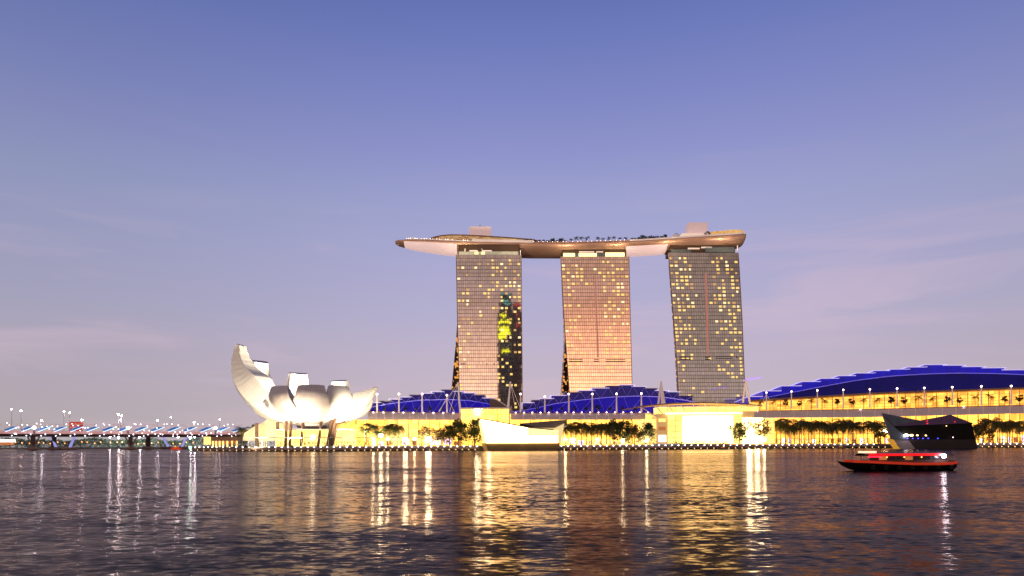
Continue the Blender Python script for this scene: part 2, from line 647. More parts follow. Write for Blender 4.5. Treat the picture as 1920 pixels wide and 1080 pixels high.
def deck(px0, px1, label, step=40):
    xs = [px0 + (px1 - px0) * i / max(1, round((px1 - px0) / step)) for i in range(max(1, round((px1 - px0) / step)) + 1)]
    t = thing('promenade_deck', label, 'quay', (X(px0, qd(px0)), qd(px0) - 3, 0))
    a = MB()
    for i in range(len(xs) - 1):
        A, B = xs[i], xs[i + 1]
        f0, f1 = Vector((X(A, qd(A)), qd(A) - 4.5, 0)), Vector((X(B, qd(B)), qd(B) - 4.5, 0))
        b0, b1 = f0 + Vector((0, 4.3, 0)), f1 + Vector((0, 4.3, 0))
        up = lambda p, z: Vector((p.x, p.y, z))
        a.hexa([up(f0, 1.15), up(f1, 1.15), up(f1, 2.3), up(f0, 2.3)], [up(b0, 1.15), up(b1, 1.15), up(b1, 2.3), up(b0, 2.3)])
    a.build('lower_walk', M['quay_wall'], t)
    a = MB()
    for i in range(len(xs) - 1):
        A, B = xs[i], xs[i + 1]
        f0, f1 = Vector((X(A, qd(A)), qd(A) - .35, 0)), Vector((X(B, qd(B)), qd(B) - .35, 0))
        b0, b1 = f0 + Vector((0, .3, 0)), f1 + Vector((0, .3, 0))
        up = lambda p, z: Vector((p.x, p.y, z))
        a.hexa([up(f0, 2.305), up(f1, 2.305), up(f1, GZ + .15), up(f0, GZ + .15)], [up(b0, 2.305), up(b1, 2.305), up(b1, GZ + .15), up(b0, GZ + .15)])
    a.build('kerb', M['concrete'], t)
    px = px0 + 4
    k = 0
    while px < px1 - 2:
        D = qd(px) - 3.2
        MB().tube([(X(px, D), D, -1.5), (X(px, D), D, 1.14)], .45, 6).build('pile', M['dark_timber'], t)
        px += 15
    px = px0 + 6
    pm = None
    while px < px1 - 2 and k < 60:
        D = qd(px) - 4.3
        p = Vector((X(px, D), D, .85))
        if pm is None:
            pm = MB().ball((0, 0, 0), .22, 6, 4).mesh('walk_lamp', M['lamp_warm'])
        o = bpy.data.objects.new('walk_lamp', pm)
        col.objects.link(o)
        o.parent = t
        o.location = p - t.location
        px += 12.2
        k += 1
    return t


deck(364, 640, 'timber waterside deck below the white lotus-shaped museum')
deck(641, 899, 'waterside walk between the museum and the white glowing pavilion')
deck(1052, 1360, 'waterside walk between the white glowing pavilion and the curved-roof hall')
deck(1361, 1664, 'waterside walk leading up to the dark faceted pavilion')
deck(1836, 2100, 'waterside walk at the right edge beyond the dark faceted pavilion')

# bollard lamps along the quay
bm_post = MB().tube([(0, 0, 0), (0, 0, .62)], .09, 6).mesh('post', M['dark_steel'])
bm_globe = MB().ball((0, 0, .86), .34, 8, 6).mesh('globe', M['lamp_white'])


def bollard(px, lab, grp):
    D = qd(px) - 1.6
    t = thing('bollard_lamp', lab, 'lamp', (X(px, D), D, 2.3), grp)
    for nm, me in (('post', bm_post), ('globe', bm_globe)):
        o = bpy.data.objects.new(nm, me)
        col.objects.link(o)
        o.parent = t
    return t


px = 366.0
while px < 1920:
    if not (898 < px < 1046 or 1650 < px < 1828):
        if px < 640:
            l, gname = 'small round white lamp on the deck edge below the lotus-shaped museum', 'lamps on the museum deck edge'
        elif px < 899:
            l, gname = 'small round white lamp on the quay left of the glowing pavilion', 'lamps on the quay left of the glowing pavilion'
        elif px < 1360:
            l, gname = 'small round white lamp on the quay under the curved-roof hall', 'lamps on the quay under the curved-roof hall'
        elif px < 1651:
            l, gname = 'small round white lamp on the quay left of the dark pavilion', 'lamps on the quay left of the dark pavilion'
        else:
            l, gname = 'small round white lamp on the quay right of the dark pavilion', 'lamps on the quay right of the dark pavilion'
        bollard(px, l, gname)
    px += 8 if px < 400 else 12.2

# ------------------------------------------------------------------ hotel towers


def away(p, d):
    """a point d metres further back, the towers fan out slightly like the arc they stand on"""
    return Vector((p.x * (1 + d / p.y) , p.y + d, p.z))


def interp(pts, y):
    for (ya, a), (yb, b) in zip(pts, pts[1:]):
        if y <= yb:
            k = (y - ya) / (yb - ya)
            return a + (b - a) * max(0.0, k)
    return pts[-1][1]


NC, NF = 15, 52


def tower(label, D, left, right, ytop, wing, seed, lit, tint, slots, strip, crown):
    r = random.Random(seed)
    base_y = 836
    t = thing('hotel_tower', label, 'tower', (X((interp(left, 800) + interp(right, 800)) / 2, D), D, GZ))

    def pt(u, v, d=0.0):
        y = base_y + (ytop - base_y) * v
        a, b = interp(left, y), interp(right, y)
        return P(a + (b - a) * u, y, D + d)
    nv = 26
    f = MB()
    f.grid([[pt(i / 6, j / nv) for i in range(7)] for j in range(nv + 1)])
    f.build('glass_front', glass_wall_mat('tower_glass', tint, (.10, .07, .06), NC * 2, NF, .10, .13), t)
    # end walls, roof and back
    s = MB()
    dep = 27
    for u in (0.0, 1.0):
        s.grid([[pt(u, j / nv), away(pt(u, j / nv), dep)] for j in range(nv + 1)], flip=(u == 0))
    s.grid([[pt(0, 1), pt(1, 1)], [away(pt(0, 1), dep), away(pt(1, 1), dep)]])
    s.build('end_wall', M['tower_end'], t)
    # fins: the pale edge frames on both sides of the glass
    for u in (0.0, 1.0):
        e = MB()
        sgn = -1 if u == 0 else 1
        rows = [pt(u, j / nv) for j in range(nv + 1)]
        for a, b in zip(rows, rows[1:]):
            o0, o1 = Vector((sgn * .02, -.6, 0)), Vector((sgn * .55, -.6, 0))
            k0, k1 = Vector((sgn * .02, .8, 0)), Vector((sgn * .55, .8, 0))
            e.hexa([a + o0, a + o1, b + o1, b + o0], [a + k0, a + k1, b + k1, b + k0])
        e.build('edge_fin', M['edge_fin'], t)
    # rear wing that splays backwards and to the left
    wv = MB()
    fr, bk = [], []
    for j in range(13):
        y = base_y + (ytop - base_y) * j / 12
        lx = interp(wing, y)
        rx = interp(right, y) - 6
        sp = 1 - j / 12
        d0 = D + dep + 2 + 46 * sp ** 1.6
        c = D / d0
        kk = lambda x: P(x, HY + (y - HY) * c, d0)
        fr.append([kk(lx), kk(rx)])
        bk.append([kk(lx) + Vector((0, 24, 0)), kk(rx) + Vector((0, 24, 0))])
    wv.grid(fr)
    wv.grid([[a[0], b[0]] for a, b in zip(fr, bk)], flip=True)
    wv.grid([[a[1], b[1]] for a, b in zip(fr, bk)])
    wv.build('rear_wing', M['rear_wing'], t)
    # windows with the lights on
    cells = []
    for fl in range(1, NF):
        for c in range(NC):
            if r.random() < lit(c / (NC - 1), fl / NF):
                cells.append((c, fl))
    size = [0]
    cells.sort(key=lambda k: -k[1])
    rest = MB()
    meshes = {}
    for idx, (c, fl) in enumerate(cells):
        u0, u1 = (c + .14) / NC, (c + .14 + r.choice((.42, .60, .66))) / NC
        v0, v1 = (fl + .26) / NF, (fl + .80) / NF
        a, b, cc, d = pt(u0, v0, -.12), pt(u1, v0, -.12), pt(u1, v1, -.12), pt(u0, v1, -.12)
        back = Vector((0, .1, 0))
        if idx < 100:
            q = MB().hexa([a, b, cc, d], [a + back, b + back, cc + back, d + back])
            q.build('lit_window', M[r.choice(('window_lit', 'window_lit', 'window_lit', 'window_pale', 'window_dim', 'window_dim'))], t)
        else:
            rest.hexa([a, b, cc, d], [a + back, b + back, cc + back, d + back])
    if rest.v:
        tag(rest.build('lit_windows', M['window_lit'], t), kind='stuff')
    for (x0, x1, y0, y1) in slots:
        q = MB()
        a, b, c, d = P(x0, y1, D - .15), P(x1, y1, D - .15), P(x1, y0, D - .15), P(x0, y0, D - .15)
        bk_ = Vector((0, .12, 0))
        q.hexa([a, b, c, d], [a + bk_, b + bk_, c + bk_, d + bk_])
        q.build('service_louvre', M['dark_steel'], t)
    if strip:
        x0, x1, y0, y1, x0b, x1b = strip
        q = MB()
        rows = []
        for j in range(29):
            k = j / 28
            y = y1 + (y0 - y1) * k
            a, b = x0b + (x0 - x0b) * k, x1b + (x1 - x1b) * k
            rows.append([P(a, y, D - .1), P(b, y, D - .1)])
        q.grid(rows)
        q.build('lift_strip', M['lift_strip'], t)
    # crown screen set back on the roof
    for (x0, x1, y0, y1, mk) in crown:
        a, b, c, d = P(x0, y1, D + 1), P(x1, y1, D + 1), P(x1, y0, D + 1), P(x0, y0, D + 1)
        bk_ = Vector((0, 1.0, 0))
        MB().hexa([a, b, c, d], [a + bk_, b + bk_, c + bk_, d + bk_]).build('crown_screen', M[mk], t)
    # recessed top storey carrying the roof deck
    a0, a1 = pt(.03, 1), pt(.97, 1)
    MB().box(a0.x, a1.x, D + 3, D + dep - 1, a0.z + .01, a0.z + 12).build('recessed_storey', M['soffit_dark'], t)
    return t


M['tower_end'] = mat('tower_end', (.16, .13, .12), .4, .3)
M['edge_fin'] = mat('edge_fin', (.42, .26, .21), .5)
M['window_dim'] = mat('window_dim', (.3, .25, .1), .3, emit=(1.0, .52, .18), es=.62)
M['crown_glass'] = mat('crown_glass', (.45, .46, .40), .2, .4, emit=s2l(190, 185, 150), es=.35, var=.3, vs=.2)
M['crown_lit'] = mat('crown_lit', (.6, .55, .3), .3, emit=s2l(255, 236, 160), es=1.6)
M['crown_teal'] = mat('crown_teal', (.20, .26, .27), .2, .6, var=.2, vs=.1)
M['louvre_white'] = mat('louvre_white', (.7, .6, .55), .4, emit=s2l(255, 225, 200), es=.6)

m = bpy.data.materials.new('rear_wing')
m.use_nodes = True
t_ = m.node_tree
b_ = t_.nodes['Principled BSDF']
tcn = t_.nodes.new('ShaderNodeTexCoord')
vo = t_.nodes.new('ShaderNodeTexVoronoi')
vo.inputs['Scale'].default_value = .42
t_.links.new(tcn.outputs['Object'], vo.inputs['Vector'])
sx = t_.nodes.new('ShaderNodeSeparateXYZ')
t_.links.new(vo.outputs['Color'], sx.inputs[0])
on = math_node(t_, 'GREATER_THAN', sx.outputs[0], .78)
t_.links.new(math_node(t_, 'MULTIPLY', on, .9), b_.inputs['Emission Strength'])
b_.inputs['Emission Color'].default_value = s2l(255, 170, 80)
b_.inputs['Base Color'].default_value = (.05, .03, .025, 1)
b_.inputs['Roughness'].default_value = .35
M['rear_wing'] = m
m = mat('lift_strip', (.5, .3, .25), .4, emit=s2l(185, 112, 96), es=.55)
M['lift_strip'] = m


def lit1(u, v):
    if v > .97:
        return .0
    if u < .18:
        return .20 if v > .3 else .13
    if u < .45:
        return .10 if v > .6 else .03
    if u < .62:
        return .16 if v > .62 else .02
    if v > .62:
        return .38
    if v > .3:
        return .28
    return .20


def lit2(u, v):
    if v > .97:
        return .0
    if v < .38 and v > .22:
        return 0.0
    if v > .82:
        return .62 if u < .3 or u > .6 else .12
    if u < .28:
        return .42 if v > .38 else .10
    if u > .62:
        return .44 if v > .38 else .30
    return .01


def lit3(u, v):
    if v > .97:
        return .0
    if u < .30:
        return .52 if v > .38 else .12
    if u > .58:
        return .46 if v > .38 else .16
    return .02


tower('left hotel tower, brown glass with dark city reflections down its right side', 760,
      [(470, 855.5), (600, 858), (700, 860.8), (836, 864)], [(470, 977), (600, 978), (836, 980)], 478,
      [(470, 857), (605, 857), (735, 845.5), (836, 838)], 3, lit1, (.84, .76, .74),
      [(864, 872, 680.5, 681.7), (864, 872, 683, 684.2), (911, 914, 680.5, 681.7), (911, 914, 683, 684.2), (925, 928, 680.5, 681.7), (925, 928, 683, 684.2)], None,
      [(860, 972, 471.5, 477.5, 'crown_glass'), (890, 897, 472, 477, 'crown_lit'), (902, 909, 472, 477, 'crown_lit'), (880, 896, 469, 471, 'louvre_white'), (904, 922, 469, 471, 'louvre_white'),
       (871, 872.5, 466, 471, 'louvre_white'), (903, 904, 466, 469, 'louvre_white'), (975, 976.5, 469, 478, 'louvre_white')])
tower('middle hotel tower, sunset salmon put into its glass tint, with lit top band', 768,
      [(470, 1051), (600, 1058), (736, 1068), (836, 1074)], [(470, 1178.6), (600, 1181.5), (736, 1185), (836, 1187)], 481,
      [(470, 1054), (620, 1060), (740, 1053), (836, 1047)], 11, lit2, (1.0, .82, .71),  # salmon of the mirrored sunset put into the glass tint
      [(1067, 1093, 673.5, 674.8), (1067, 1093, 677, 678.3), (1113, 1123, 673.5, 674.8), (1113, 1123, 677, 678.3), (1136, 1172, 673.5, 674.8), (1136, 1172, 677, 678.3)],
      (1115, 1117.5, 520, 670, 1120, 1122.5),
      [(1056, 1078, 474.5, 481, 'crown_lit'), (1078, 1085, 474, 481, 'crown_teal'), (1085, 1119, 474.5, 481, 'crown_lit'), (1119, 1135, 474, 481, 'crown_teal'), (1135, 1171, 473.5, 481, 'crown_lit'), (1086, 1114, 471, 473, 'louvre_white'), (1118, 1131, 471, 473, 'louvre_white')])
tower('right hotel tower of grey glass with red lift strip up its middle', 764,
      [(468, 1253), (600, 1263.5), (670, 1269), (740, 1272.5), (836, 1277)], [(468, 1383.6), (600, 1391), (750, 1397), (836, 1400)], 474,
      [(470, 1262), (640, 1274), (740, 1279), (836, 1282)], 23, lit3, (.72, .70, .70),
      [(1274, 1294, 669, 670.6), (1274, 1294, 673, 674.6), (1322, 1332, 669, 670.6), (1322, 1332, 673, 674.6), (1342, 1373, 667.5, 669), (1342, 1373, 671, 672.5), (1380, 1383, 668, 671)],
      (1321.5, 1325.5, 512, 667, 1325.5, 1329.5),
      [(1258, 1296, 467.5, 474, 'crown_teal'), (1322, 1377, 463, 473, 'crown_teal'), (1290, 1312, 464.5, 467, 'louvre_white'), (1315, 1335, 462.5, 465, 'louvre_white'), (1382.3, 1383.6, 460, 470, 'louvre_white')])

# dark office tower on the near shore: the left hotel tower's glass mirrors it
LB = 150.0
KB = 2 * 760 + LB
bx = lambda px: (px - 960) / F * KB
bz = lambda px, py: CAMH + (hor(px) - py) / F * KB
t = thing('office_tower', 'dark office tower with yellow signs, mirrored in the left hotel tower', 'tower', (0, -LB - 20, 2.2))
M['dark_office'] = mat('dark_office', (.035, .025, .022), .5, var=.3, vs=.05)
MB().box(bx(934), bx(981), -LB - 45, -LB, 2.2, bz(950, 585)).build('lower_shaft', M['dark_office'], t)
MB().box(bx(938), bx(961), -LB - 40, -LB - 1, bz(950, 585), bz(950, 549)).build('upper_shaft', M['dark_office'], t)
MB().box(bx(963), bx(977), -LB - 40, -LB - 1, bz(950, 585), bz(950, 568)).build('side_shaft', M['dark_office'], t)
M['sign_yellow'] = mat('sign_yellow', (.5, .5, .05), .5, emit=s2l(232, 232, 30), es=2.4)
M['sign_cyan'] = mat('sign_cyan', (.3, .5, .5), .5, emit=s2l(120, 230, 215), es=1.0)
M['sign_red'] = mat('sign_red', (.5, .1, .1), .5, emit=s2l(220, 50, 60), es=1.0)
M['sign_white'] = mat('sign_white', (.5, .6, .7), .5, emit=s2l(190, 215, 235), es=1.0)
for x0, x1, y0, y1, mk in [(938, 950, 589, 594, 'sign_yellow'), (937, 957, 600, 607, 'sign_yellow'), (936, 955, 613, 622, 'sign_yellow'), (941, 957, 620, 628, 'sign_yellow'),
                           (936, 951, 627, 636, 'sign_yellow'), (941, 956, 654, 661, 'sign_yellow'), (939, 959, 551, 553, 'sign_cyan'), (939, 956, 562, 565, 'sign_cyan'), (944, 958, 568, 570, 'sign_cyan'),
                           (965, 976, 570, 574, 'sign_red'), (968, 974, 587, 592, 'sign_red'), (969, 977, 608, 612, 'sign_red')]:
    MB().box(bx(x0), bx(x1), -LB + .02, -LB + .5, bz(950, y1), bz(950, y0)).build('sign_panel', M[mk], t)
rest = MB()
for k in range(160):
    xx, yy = rnd.gauss(951, 6), rnd.uniform(640, 800)
    if not 936 < xx < 978:
        continue
    s_ = rnd.uniform(.5, 1.3)
    rest.box(bx(xx), bx(xx) + s_, -LB + .02, -LB + .3, bz(950, yy), bz(950, yy) + s_)
tag(rest.build('small_lights', M['sign_white'], t), kind='stuff')

# ------------------------------------------------------------------ roof deck across the towers
SP = [  # px, front edge row
    (741, 452.0), (746, 450.0), (757, 449.3), (775, 449.2), (800, 449.5), (830, 450.8), (858, 452.2), (900, 453.4), (950, 454.4), (1000, 455.4), (1050, 455.5), (1100, 454.8), (1150, 453.4),
    (1176, 452.4), (1200, 451.2), (1230, 449.4), (1252, 447.8), (1290, 445.2), (1330, 442.6), (1370, 440.2), (1392, 438.8), (1399, 438.4)]
HW = [(741, 2.2), (746, 6.5), (757, 9), (775, 12.5), (800, 15.5), (830, 18), (858, 19), (1330, 19), (1392, 17.5), (1399, 15.5)]
HD = [(741, 2.6), (746, 5), (757, 6.5), (775, 8.0), (800, 9.3), (830, 10.2), (858, 10.8), (1000, 11), (1330, 11), (1392, 10.5), (1399, 9)]
SEC = [(-1.0, 0.0), (-1.03, -.12), (-1.0, -.26), (-.90, -.45), (-.72, -.66), (-.45, -.87), (-.15, -.99), (.15, -1.0), (.45, -.9), (.75, -.68), (.95, -.4), (1.03, -.12), (1.0, 0)]


def hull_station(px):
    hw, hd = interp(HW, px), interp(HD, px)
    cy = 776 + 10 * math.sin((px - 741) / 658 * math.pi)
    ft = P(px, interp(SP, px), cy - hw)
    return ft, hw, hd, cy


def hull_pt(px, k, off=0.0):
    ft, hw, hd, cy = hull_station(px)
    d, z = SEC[k]
    v = Vector((ft.x, cy + d * hw, ft.z + z * hd))
    if off:
        v += Vector((0, d, z)).normalized() * off
    return v


skyp = thing('roof_deck', 'long boat-shaped bronze roof deck laid across the three towers', 'roof deck', (X(1070, 780), 780, 220))


def hull_part(name, px0, px1, k0, k1, mk, off=0.0, smooth=True):
    xs = [px0] + [p for p, _ in SP if px0 < p < px1] + [px1]
    fine = []
    for a, b in zip(xs, xs[1:]):
        nn = max(1, int((b - a) / 12))
        fine += [a + (b - a) * i / nn for i in range(nn)]
    fine.append(xs[-1])
    rows = [[hull_pt(x, k, off) for x in fine] for k in range(k0, k1 + 1)]
    return MB().grid(rows, flip=True).build(name, M[mk], skyp, smooth)


hull_part('hull', 741, 1399, 0, 12, 'bronze')
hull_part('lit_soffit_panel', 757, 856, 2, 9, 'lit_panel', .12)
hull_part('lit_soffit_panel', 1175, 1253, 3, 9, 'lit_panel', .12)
# end caps and deck floor
st = [hull_pt(1399, k) for k in range(13)]
MB().add(st, [tuple(range(13))]).build('stern_plate', M['bronze'], skyp)
xs = [p for p, _ in SP]
fl = [[hull_pt(x, 0) + Vector((0, .05, -.3)) for x in xs], [hull_pt(x, 12) + Vector((0, -.05, -.3)) for x in xs]]
MB().grid(fl).build('deck_floor', M['concrete'], skyp)


def on_deck(px, d=-.6, up=0.0):
    ft, hw, hd, cy = hull_station(px)
    return Vector((ft.x, cy + d * hw, ft.z - .3 + up))


def rail(px0, px1, h, mk, name):
    rows = []
    xs2 = [px0 + (px1 - px0) * i / 20 for i in range(21)]
    a = MB()
    for i in range(20):
        A, B = hull_pt(xs2[i], 0), hull_pt(xs2[i + 1], 0)
        A += Vector((0, .15, 0))
        B += Vector((0, .15, 0))
        z = Vector((0, 0, h))
        y = Vector((0, .4, 0))
        a.hexa([A, B, B + z, A + z], [A + y, B + y, B + z + y, A + z + y])
    return a.build(name, M[mk], skyp)


rail(885, 1000, 3.0, 'deck_white', 'parapet')
rail(1000, 1180, 1.4, 'edge_fin', 'parapet')
rail(1180, 1395, 1.8, 'deck_white', 'parapet')
rail(760, 885, 1.2, 'deck_white', 'parapet')

# restaurant pavilion with low curved roof, machine room boxes
M['pav_roof'] = mat('pav_roof', (.36, .18, .12), .5, var=.2, vs=.2)
M['pink_box'] = mat('pink_box', (.72, .60, .60), .6, emit=s2l(255, 214, 214), es=.30, var=.05)
a = MB()
prof = [(806, 448), (815, 445), (828, 442.2), (845, 440.8), (870, 441), (900, 442.5), (930, 444.5), (955, 446), (985, 448.5), (1003, 450)]
fr = [P(x, y, 772) for x, y in prof]
bot = [P(x, 449.5, 772) for x, y in prof]
MB().grid([[p + Vector((0, -3, 0)) for p in fr], [p + Vector((0, 22, .5)) for p in fr]]).build('pavilion_roof', M['pav_roof'], skyp)
MB().grid([bot, [p + Vector((0, -.0, -.4)) for p in fr]]).build('pavilion_front', lit_wall_mat('pavilion_front', s2l(255, 215, 150), s2l(120, 50, 40), 40, 3, .9, .12, .12), skyp)


def deck_box(x0, x1, y0, y1, D0, D1, name, mk):
    a, b = P(x0, y1, D0), P(x1, y0, D0)
    return MB().box(a.x, b.x, D0, D1, a.z, b.z).build(name, M[mk], skyp)


deck_box(880, 920.5, 424.5, 443, 780, 796, 'machine_room', 'pink_box')
MB().tube([P(900, 424.5, 788), P(900, 422, 788)], .5, 6).build('antenna', M['dark_steel'], skyp)
deck_box(1291, 1327, 417, 440, 784, 800, 'machine_room', 'pink_box')
deck_box(1279, 1330, 437, 442, 778, 800, 'bar_pavilion', 'louvre_white')
M['bar_gold'] = lit_wall_mat('bar_gold', s2l(255, 235, 150), s2l(200, 110, 50), 30, 3, 1.1, .2, .2)
rows = []
xs2 = [1332, 1345, 1360, 1375, 1388, 1396]
tops = [434.5, 433.3, 432, 430.5, 430.8, 434]
MB().grid([[P(x, 441 - (x - 1332) * .03, 772) for x in xs2], [P(x, y, 772) for x, y in zip(xs2, tops)]]).build('club_front', M['bar_gold'], skyp)
MB().grid([[P(x, y, 772) for x, y in zip(xs2, tops)], [P(x, y, 772) + Vector((0, 18, 0)) for x, y in zip(xs2, tops)]]).build('club_roof', M['pav_roof'], skyp)
# little dome
MB().ball(P(1268, 442.5, 770), 4.0, 12, 6, .6).build('glass_dome', M['deck_white'], skyp)
# parasol, people-height lights along the prow
MB().tube([on_deck(772, -.2), on_deck(772, -.2, 5)], .15).build('parasol_pole', M['white_steel'], skyp)
MB().tube([on_deck(772, -.2, 4.6), on_deck(772, -.2, 5.6)], [3.4, .3], 10).build('parasol', M['louvre_white'], skyp)
dm = MB().ball((0, 0, 0), .38, 6, 4).mesh('deck_light', M['lamp_pink'])
for i in range(30):
    px = 762 + i * 4.1 + rnd.uniform(-1, 1)
    o = bpy.data.objects.new('deck_light', dm)
    col.objects.link(o)
    o.parent = skyp
    o.location = on_deck(px, -.9, 1.2 + rnd.random()) - skyp.location
for i in range(34):
    px = 965 + i * 9.0 + rnd.uniform(-2, 2)
    o = bpy.data.objects.new('deck_light', dm)
    col.objects.link(o)
    o.parent = skyp
    o.location = on_deck(px, -.95, 1.9) - skyp.location

# ------------------------------------------------------------------ trees and palms


def palm_meshes(h, nf, fl, seed, mk='palm_leaf'):
    r = random.Random(seed)
    tr = MB().tube([(0, 0, 0), (.15 * h / 8, 0, h * .5), (.1 * h / 8, .1, h)], [.028 * h, .02 * h, .016 * h], 6)
    cr = MB()
    for i in range(nf):
        an = 2 * math.pi * i / nf + r.uniform(-.25, .25)
        up = r.uniform(-.15, 1.2)
        ln = fl * r.uniform(.8, 1.15)
        pts = []
        p = Vector((.1 * h / 8, .1, h))
        e = up
        for s in range(6):
            pts.append(p.copy())
            p = p + Vector((math.cos(an) * math.cos(e), math.sin(an) * math.cos(e), math.sin(e))) * ln / 5
            e -= .42
        side = Vector((-math.sin(an), math.cos(an), 0))
        for s in range(5):
            w0 = fl * (.14, .26, .28, .22, .12)[s]
            a, b = pts[s], pts[s + 1]
            for sg in (-1, 1):
                for q in range(2):
                    c0 = a.lerp(b, q * .5)
                    c1 = a.lerp(b, q * .5 + .36)
                    tip = c1 + side * sg * w0 + Vector((0, 0, -w0 * .75)) + (b - a) * .25
                    cr.add([c0, c1, tip], [(0, 1, 2)])
    return tr.mesh('trunk', M['trunk']), cr.mesh('crown', M[mk])


def tree_meshes(h, cw, seed, mk='foliage', nleaf=420, ls=.42, low=.35):
    r = random.Random(seed)
    tr = MB()
    tr.tube([(0, 0, 0), (.1, 0, h * .35), (0, .1, h * .6)], [.035 * h, .026 * h, .015 * h], 7)
    for i in range(6):
        an = r.uniform(0, 6.28)
        z0 = h * r.uniform(.3, .5)
        tr.tube([(0, 0, z0), (math.cos(an) * cw * .22, math.sin(an) * cw * .22, z0 + h * .16), (math.cos(an) * cw * .36, math.sin(an) * cw * .36, z0 + h * .3)], [.014 * h, .009 * h, .005 * h], 5)
    cr = MB()
    cl = []
    for i in range(15):
        an = r.uniform(0, 6.28)
        rr = cw * .5 * math.sqrt(r.random()) * .72
        zz = r.uniform(low + .08, .92) * h
        k = 1 - abs((zz / h - (low + 1) / 2) / ((1 - low) / 2)) ** 2 * .55
        cl.append((Vector((math.cos(an) * rr * k, math.sin(an) * rr * k, zz)), cw * r.uniform(.13, .22)))
    for i in range(nleaf):
        c, s = r.choice(cl)
        d = Vector((r.gauss(0, 1), r.gauss(0, 1), r.gauss(0, .8))).normalized() * s * r.random() ** .4
        cr.leaf(c + d, ls * r.uniform(.7, 1.4), r)
    return tr.mesh('trunk', M['trunk']), cr.mesh('crown', M[mk])


def plant(name, label, cat, meshes, loc, grp=None, s=1.0, rz=None):
    t = thing(name, label, cat, loc, grp, rnd.uniform(0, 6.28) if rz is None else rz)
    t.scale = (s, s, s)
    for nm, me in zip(('trunk', 'crown'), meshes):
        o = bpy.data.objects.new(nm, me)
        col.objects.link(o)
        o.parent = t
    return t


M['foliage_night'] = mat('foliage_night', (.02, .028, .014), .7, var=.5, vs=1.0)
palm_deck = [palm_meshes(6.5, 14, 4.0, s, 'foliage_night') for s in (1, 2, 3)]
bush_deck = [tree_meshes(7.0, 8.0, s, 'foliage_night', 260, .62, .1) for s in (4, 5, 6)]
xs2 = [1072, 1081, 1091, 1102, 1122, 1132, 1143, 1153, 1164, 1175]
for i, px in enumerate(xs2):
    plant('palm_tree', nth(i, len(xs2), 'small palm', 'on the roof deck over the middle tower'), 'palm', palm_deck[i % 3], on_deck(px, -.7), 'palms in a row on the roof deck', rnd.uniform(.8, 1.1))
xs2 = [988, 996, 1003, 1011, 1020, 1028, 1037, 1045, 1053, 1061]
for i, px in enumerate(xs2):
    plant('roof_tree', nth(i, len(xs2), 'dark bushy tree', 'on the roof deck between left and middle towers'), 'tree', bush_deck[i % 3], on_deck(px, -.7), 'bushy trees on the roof deck left of the palm row', rnd.uniform(.65, 1.0))
xs2 = [1187, 1193, 1200, 1207, 1214, 1222, 1229, 1236, 1243, 1249]
for i, px in enumerate(xs2):
    plant('roof_tree', nth(i, len(xs2), 'dark bushy tree', 'on the roof deck between middle and right towers'), 'tree', bush_deck[i % 3], on_deck(px, -.7), 'bushy trees on the roof deck right of the palm row', rnd.uniform(.7, 1.15))
for i, px in enumerate((1272, 1331)):
    plant('roof_tree', ('dark tree beside the small dome on the roof deck', 'dark tree beside the machine room on the roof deck')[i], 'tree', bush_deck[i], on_deck(px, -.6, .5), None, 1.0)

# ------------------------------------------------------------------ shopping halls
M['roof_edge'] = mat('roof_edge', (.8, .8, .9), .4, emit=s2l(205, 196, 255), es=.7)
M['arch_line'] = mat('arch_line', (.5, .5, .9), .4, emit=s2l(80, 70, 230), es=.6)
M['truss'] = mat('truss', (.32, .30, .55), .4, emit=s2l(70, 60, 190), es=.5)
M['canopy'] = mat('canopy', (.50, .40, .40), .5, 0, emit=s2l(170, 140, 135), es=.30, var=.08, vs=.1)  # own glow stands in for mirrored sky and light through the glass
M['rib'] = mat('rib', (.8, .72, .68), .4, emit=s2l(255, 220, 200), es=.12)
M['eave_bronze'] = mat('eave_bronze', (.42, .25, .16), .45, .2, var=.2, vs=.1)
M['blue_roof_top'] = mat('blue_roof_top', (.05, .05, .16), .4, .2)


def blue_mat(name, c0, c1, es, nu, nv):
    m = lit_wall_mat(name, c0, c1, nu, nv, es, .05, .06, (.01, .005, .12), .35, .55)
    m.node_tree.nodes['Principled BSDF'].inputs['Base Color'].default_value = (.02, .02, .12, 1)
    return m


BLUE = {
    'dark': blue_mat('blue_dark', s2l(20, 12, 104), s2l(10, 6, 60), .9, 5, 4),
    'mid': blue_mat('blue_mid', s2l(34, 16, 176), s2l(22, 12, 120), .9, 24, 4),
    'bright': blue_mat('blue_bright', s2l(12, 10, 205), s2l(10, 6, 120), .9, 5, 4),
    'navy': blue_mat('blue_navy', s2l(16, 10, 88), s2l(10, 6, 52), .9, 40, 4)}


def poly_y(pts, x):
    return interp(pts, x)


